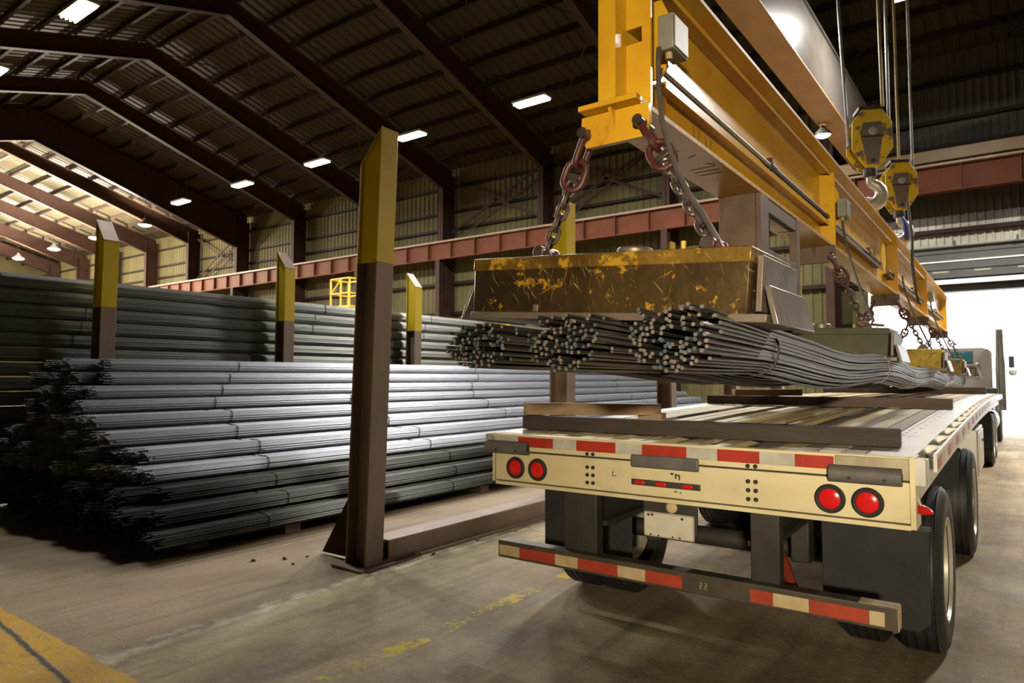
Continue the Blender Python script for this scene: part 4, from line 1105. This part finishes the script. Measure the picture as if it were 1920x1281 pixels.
for k, y in enumerate(PY):
    rack_post(BX, y + .2 if k == 0 else y - .1, -1, 4.04, 2.76, (0, R(1.6 if k == 0 else .4)), bl_[k], 'back row of rack posts')
gs = MB().prism([(-.135, .02), (-.135, .80), (-.66, .02)], 'y', .05, .074).build('post_gusset', M['frame_brown'], None, 0, (FX, PY[0], 0))  # darker frame colour stands in for the shade on this plate
tag(gs, 'triangular brace plate behind the foreground rack post, coloured dark as shade', 'brace')
for k in range(len(PY) - 1):
    y0, y1 = PY[k] + .19, PY[k + 1] - .19
    mb = MB().box(-.13, .13, y0, y1, .19, .21).box(-.13, .13, y0, y1, 0, .02).box(-.012, .012, y0, y1, .02, .19).box(.112, .132, y0, y1, 0, .20)
    mb.v = [(a, b - y0, c) for (a, b, c) in mb.v]
    o = mb.build('base_beam', M['post_rust'], None, .003, (FX, y0, 0))
    tag(o, 'brown steel floor beam joining the %s and %s front rack posts' % (ORD[k], ORD[k + 1]), 'beam', 'floor beams of the front rack')
mb = MB().prism([(0, 0), (.06, 0), (.06, .006), (.006, .006), (.006, .045), (0, .045)], 'y', 0, .68)
o = mb.build('angle_iron', M['chain_red'], None, 0, (-4.76, 4.26, .002)); o.rotation_euler = (0, 0, R(4)); tag(o, 'short rusty angle iron lying at the foot of the foreground post', 'scrap')
mb = MB().box(0, .03, 0, 2.6, 0, .025)
o = mb.build('flat_bar', M['post_rust'], None, 0, (-4.79, 4.98, .002)); tag(o, 'thin rusty bar lying along the floor beam', 'scrap')
for k, y in enumerate([3.75] + PY):
    o = MB().box(-11.7 if k else -10.6, -6.62 if k else -6.75, y + (.35 if k else 0), y + (.55 if k else .2), 0, .1).build('sleeper', M['post_rust'], None, .004)
    tag(o, 'steel sleeper on the floor under the front stack, %s from the near end' % ORD[k], 'sleeper', 'sleepers under the stacks')

# ------------------------------------------------------------------ stacked bar bundles
def bundle_mesh(seed, w, h, mat, L, rr=.0082, pitch=.0166, spread=.09):
    rnd = random.Random(seed); mb = MB()
    nz = int(h / (pitch * .866)); z = -h / 2 + rr; row = 0
    while z < h / 2 - rr * .5:
        half = w / 2 * (1 - abs(z / (h / 2)) ** 3.2 * .45)
        x = -half + rr + (row % 2) * pitch / 2
        while x < half - rr * .5:
            y0 = rnd.gauss(0, spread * .5)
            mid = (x + rnd.uniform(-.003, .003), L / 2, z + rnd.uniform(-.002, .002))
            mb.tube([(x + rnd.uniform(-.003, .003), y0, z + rnd.uniform(-.002, .002)), mid, (x, L + y0, z)], rr, 6)
            x += pitch
        z += pitch * .866; row += 1
    me = mb.mesh('rebar_bundle', mat)
    me.materials.append(M['shaded_end'])
    for p in me.polygons:
        if len(p.vertices) == 6: p.material_index = 1
    return me
NV = 4
W1, H1 = .233, .163
BM = [bundle_mesh(40 + k, W1, H1, M['rebar'], 17.4) for k in range(NV)]
BMD = [bundle_mesh(50 + k, W1, H1, M['rebar_shaded'], 17.4) for k in range(2)]  # bottom layers, bar colour darkened as shade
W2, H2 = .268, .199
BM2 = [bundle_mesh(60 + k, W2, H2, M['rebar_old'], 17.4) for k in range(3)]
def strap_mesh(w, h):
    p = []
    for k in range(18):
        a = 2 * PI * k / 18; ca, sa = math.cos(a), math.sin(a)
        p.append(((w / 2 + .001) * math.copysign(abs(ca) ** .55, ca), .012 * sa, (h / 2 + .001) * math.copysign(abs(sa) ** .55, sa)))
    return MB().tube(p, .005, 6, closed=True).mesh('strap', M['strap'])
STR1, STR2 = strap_mesh(W1, H1), strap_mesh(W2, H2)
TAGO = MB().box(-.05, .05, -.02, .02, 0, .008).mesh('bundle_tag', M['tag_orange'])
TAGW = MB().box(-.006, .006, -.03, .03, -.02, .02).mesh('bundle_tag', M['tag_white'])
rnd = random.Random(99)
layers = [(-6.50, 0), (-6.72, 0), (-7.02, 0), (-7.32, 0), (-7.66, 0), (-8.08, 0), (-8.55, 0), (-9.0, 0), (-9.08, 0), (-9.2, 0), (-9.32, 0)]
def bundle(x, y, z, me, smesh, label, grp, straps, roll=0.0):
    o = bpy.data.objects.new('rebar_bundle', me); COL.objects.link(o)
    o.location = (x, y, z); o.rotation_euler = (0, roll, rnd.uniform(-.0004, .0004))
    tag(o, label, 'bar bundle', grp)
    for s in straps: link_mesh('strap', smesh, o, (0, s, 0))
    return o
for k, (xf, _) in enumerate(layers):
    z = .1 + H1 / 2 + .007 + k * .170
    n = max(2, int((10.55 + xf) / .238) + 1) if k < 8 else int((10.55 + xf) / .238) + 1
    for j in range(n):
        x = xf - W1 / 2 - j * .238 - rnd.uniform(0, .002)
        y = 3.30 + .055 * k + rnd.uniform(-.14, .2) + (.10 if j == 0 else 0)
        st = [1.25 + rnd.uniform(-.15, .15) + .05 * k, 4.2 + rnd.uniform(-.15, .15), 7.3 + rnd.uniform(-.1, .1), 10.4, 13.5] if j < 2 else []
        if j == 0: lab, grp = 'grey bar bundle on the sloping edge of the near stack, %s layer from floor' % ORD[k], 'edge bundles of the near stack'
        elif k == 10: lab, grp = 'grey bar bundle in the top layer of the near stack', 'top bundles of the near stack'
        else: lab, grp = 'bar bundle with shade-coloured ends packed inside the %s layer of the near stack' % ORD[k], 'inner bundles of near stack layer %s' % ORD[k]
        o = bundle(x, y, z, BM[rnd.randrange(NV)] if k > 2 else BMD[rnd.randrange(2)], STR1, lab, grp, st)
        if j == 0 and 3 <= k <= 6:
            link_mesh('bundle_tag', TAGO, o, (-.05, st[0] + .01, H1 / 2))
            link_mesh('bundle_tag', TAGO, o, (-.07, st[1] - .25, H1 / 2))
            if k == 4: link_mesh('bundle_tag', TAGW, o, (W1 / 2 - .01, st[0] + .05, -.02))
for k in range(15):
    z = .1 + H2 / 2 + .007 + k * .2055
    for j in range(2):
        y = (2.3 if k < 12 else 3.15 + .12 * (k - 12)) + rnd.uniform(-.15, .15)
        st = [2.1 + rnd.uniform(-.12, .12) if k < 12 else 1.4 + rnd.uniform(-.1, .1), 5.5 + rnd.uniform(-.1, .1), 8.6 + rnd.uniform(-.1, .1), 11.7] if j == 0 else []
        if j == 0: lab, grp = 'weathered grey bar bundle on the face of the rear stack, %s layer from the top' % ORD[14 - k], 'face bundles of the rear stack'
        else: lab, grp = 'weathered bar bundle behind the face of the rear stack, %s layer from the top' % ORD[14 - k], 'inner bundles of the rear stack'
        bundle(-11.12 - W2 / 2 - j * .275 - rnd.uniform(0, .012), y, z, BM2[rnd.randrange(3)], STR2, lab, grp, st)

# ------------------------------------------------------------------ yellow platform behind the stacks
pf = thing('access_platform', 'small yellow guard-railed platform behind the rear stack', 'platform', (-24.0, 20.4, 0))
for x in (-.62, .62):
    for y in (-.5, .5):
        MB().cyl((x * 1.25, y, 0), (x, y, 4.75), .045, 8).build('leg', M['cage_yellow'], pf)
        MB().cyl((x, y, 4.8), (x, y, 6.05), .04, 8).build('rail_post', M['cage_yellow'], pf)
MB().box(-.7, .7, -.56, .56, 4.74, 4.86).build('deck', M['cage_yellow'], pf, .01)
for z in (5.4, 6.05):
    for y in (-.5, .5): MB().cyl((-.62, y, z), (.62, y, z), .04, 8).build('guard_rail', M['cage_yellow'], pf)
    for x in (-.62, .62): MB().cyl((x, -.5, z), (x, .5, z), .04, 8).build('guard_rail', M['cage_yellow'], pf)
MB().cyl((-.62, -.5, 5.4), (.1, -.5, 6.05), .04, 8).cyl((.05, -.5, 4.8), (.05, -.5, 6.05), .04, 8).build('guard_rail', M['cage_yellow'], pf)

# ------------------------------------------------------------------ small debris on the floor
rnd = random.Random(5)
deb = [(-5.72, 4.12), (-5.62, 4.30), (-5.9, 3.9), (-5.5, 4.05), (-4.7, 5.1), (-4.72, 5.8), (-4.66, 6.4), (-4.7, 7.1)]
for k, (x, y) in enumerate(deb):
    s = rnd.uniform(.014, .03); mb = MB()
    bm = bmesh.new(); bmesh.ops.create_icosphere(bm, subdivisions=1, radius=s)
    for v in bm.verts: v.co = Vector((v.co.x * rnd.uniform(.8, 1.6), v.co.y * rnd.uniform(.7, 1.2), v.co.z * .6))
    me = bpy.data.meshes.new('concrete_chip'); bm.to_mesh(me); bm.free(); me.materials.append(M['debris'])
    o = link_mesh('concrete_chip', me, None, (x, y, s * .55), (0, 0, rnd.uniform(0, 3)))
    tag(o, 'small rubble chip on the floor %s' % ('beside the foreground post' if k < 4 else 'along the rusty floor beam'), 'rubble', 'rubble by the post' if k < 4 else 'rubble along the floor beam')
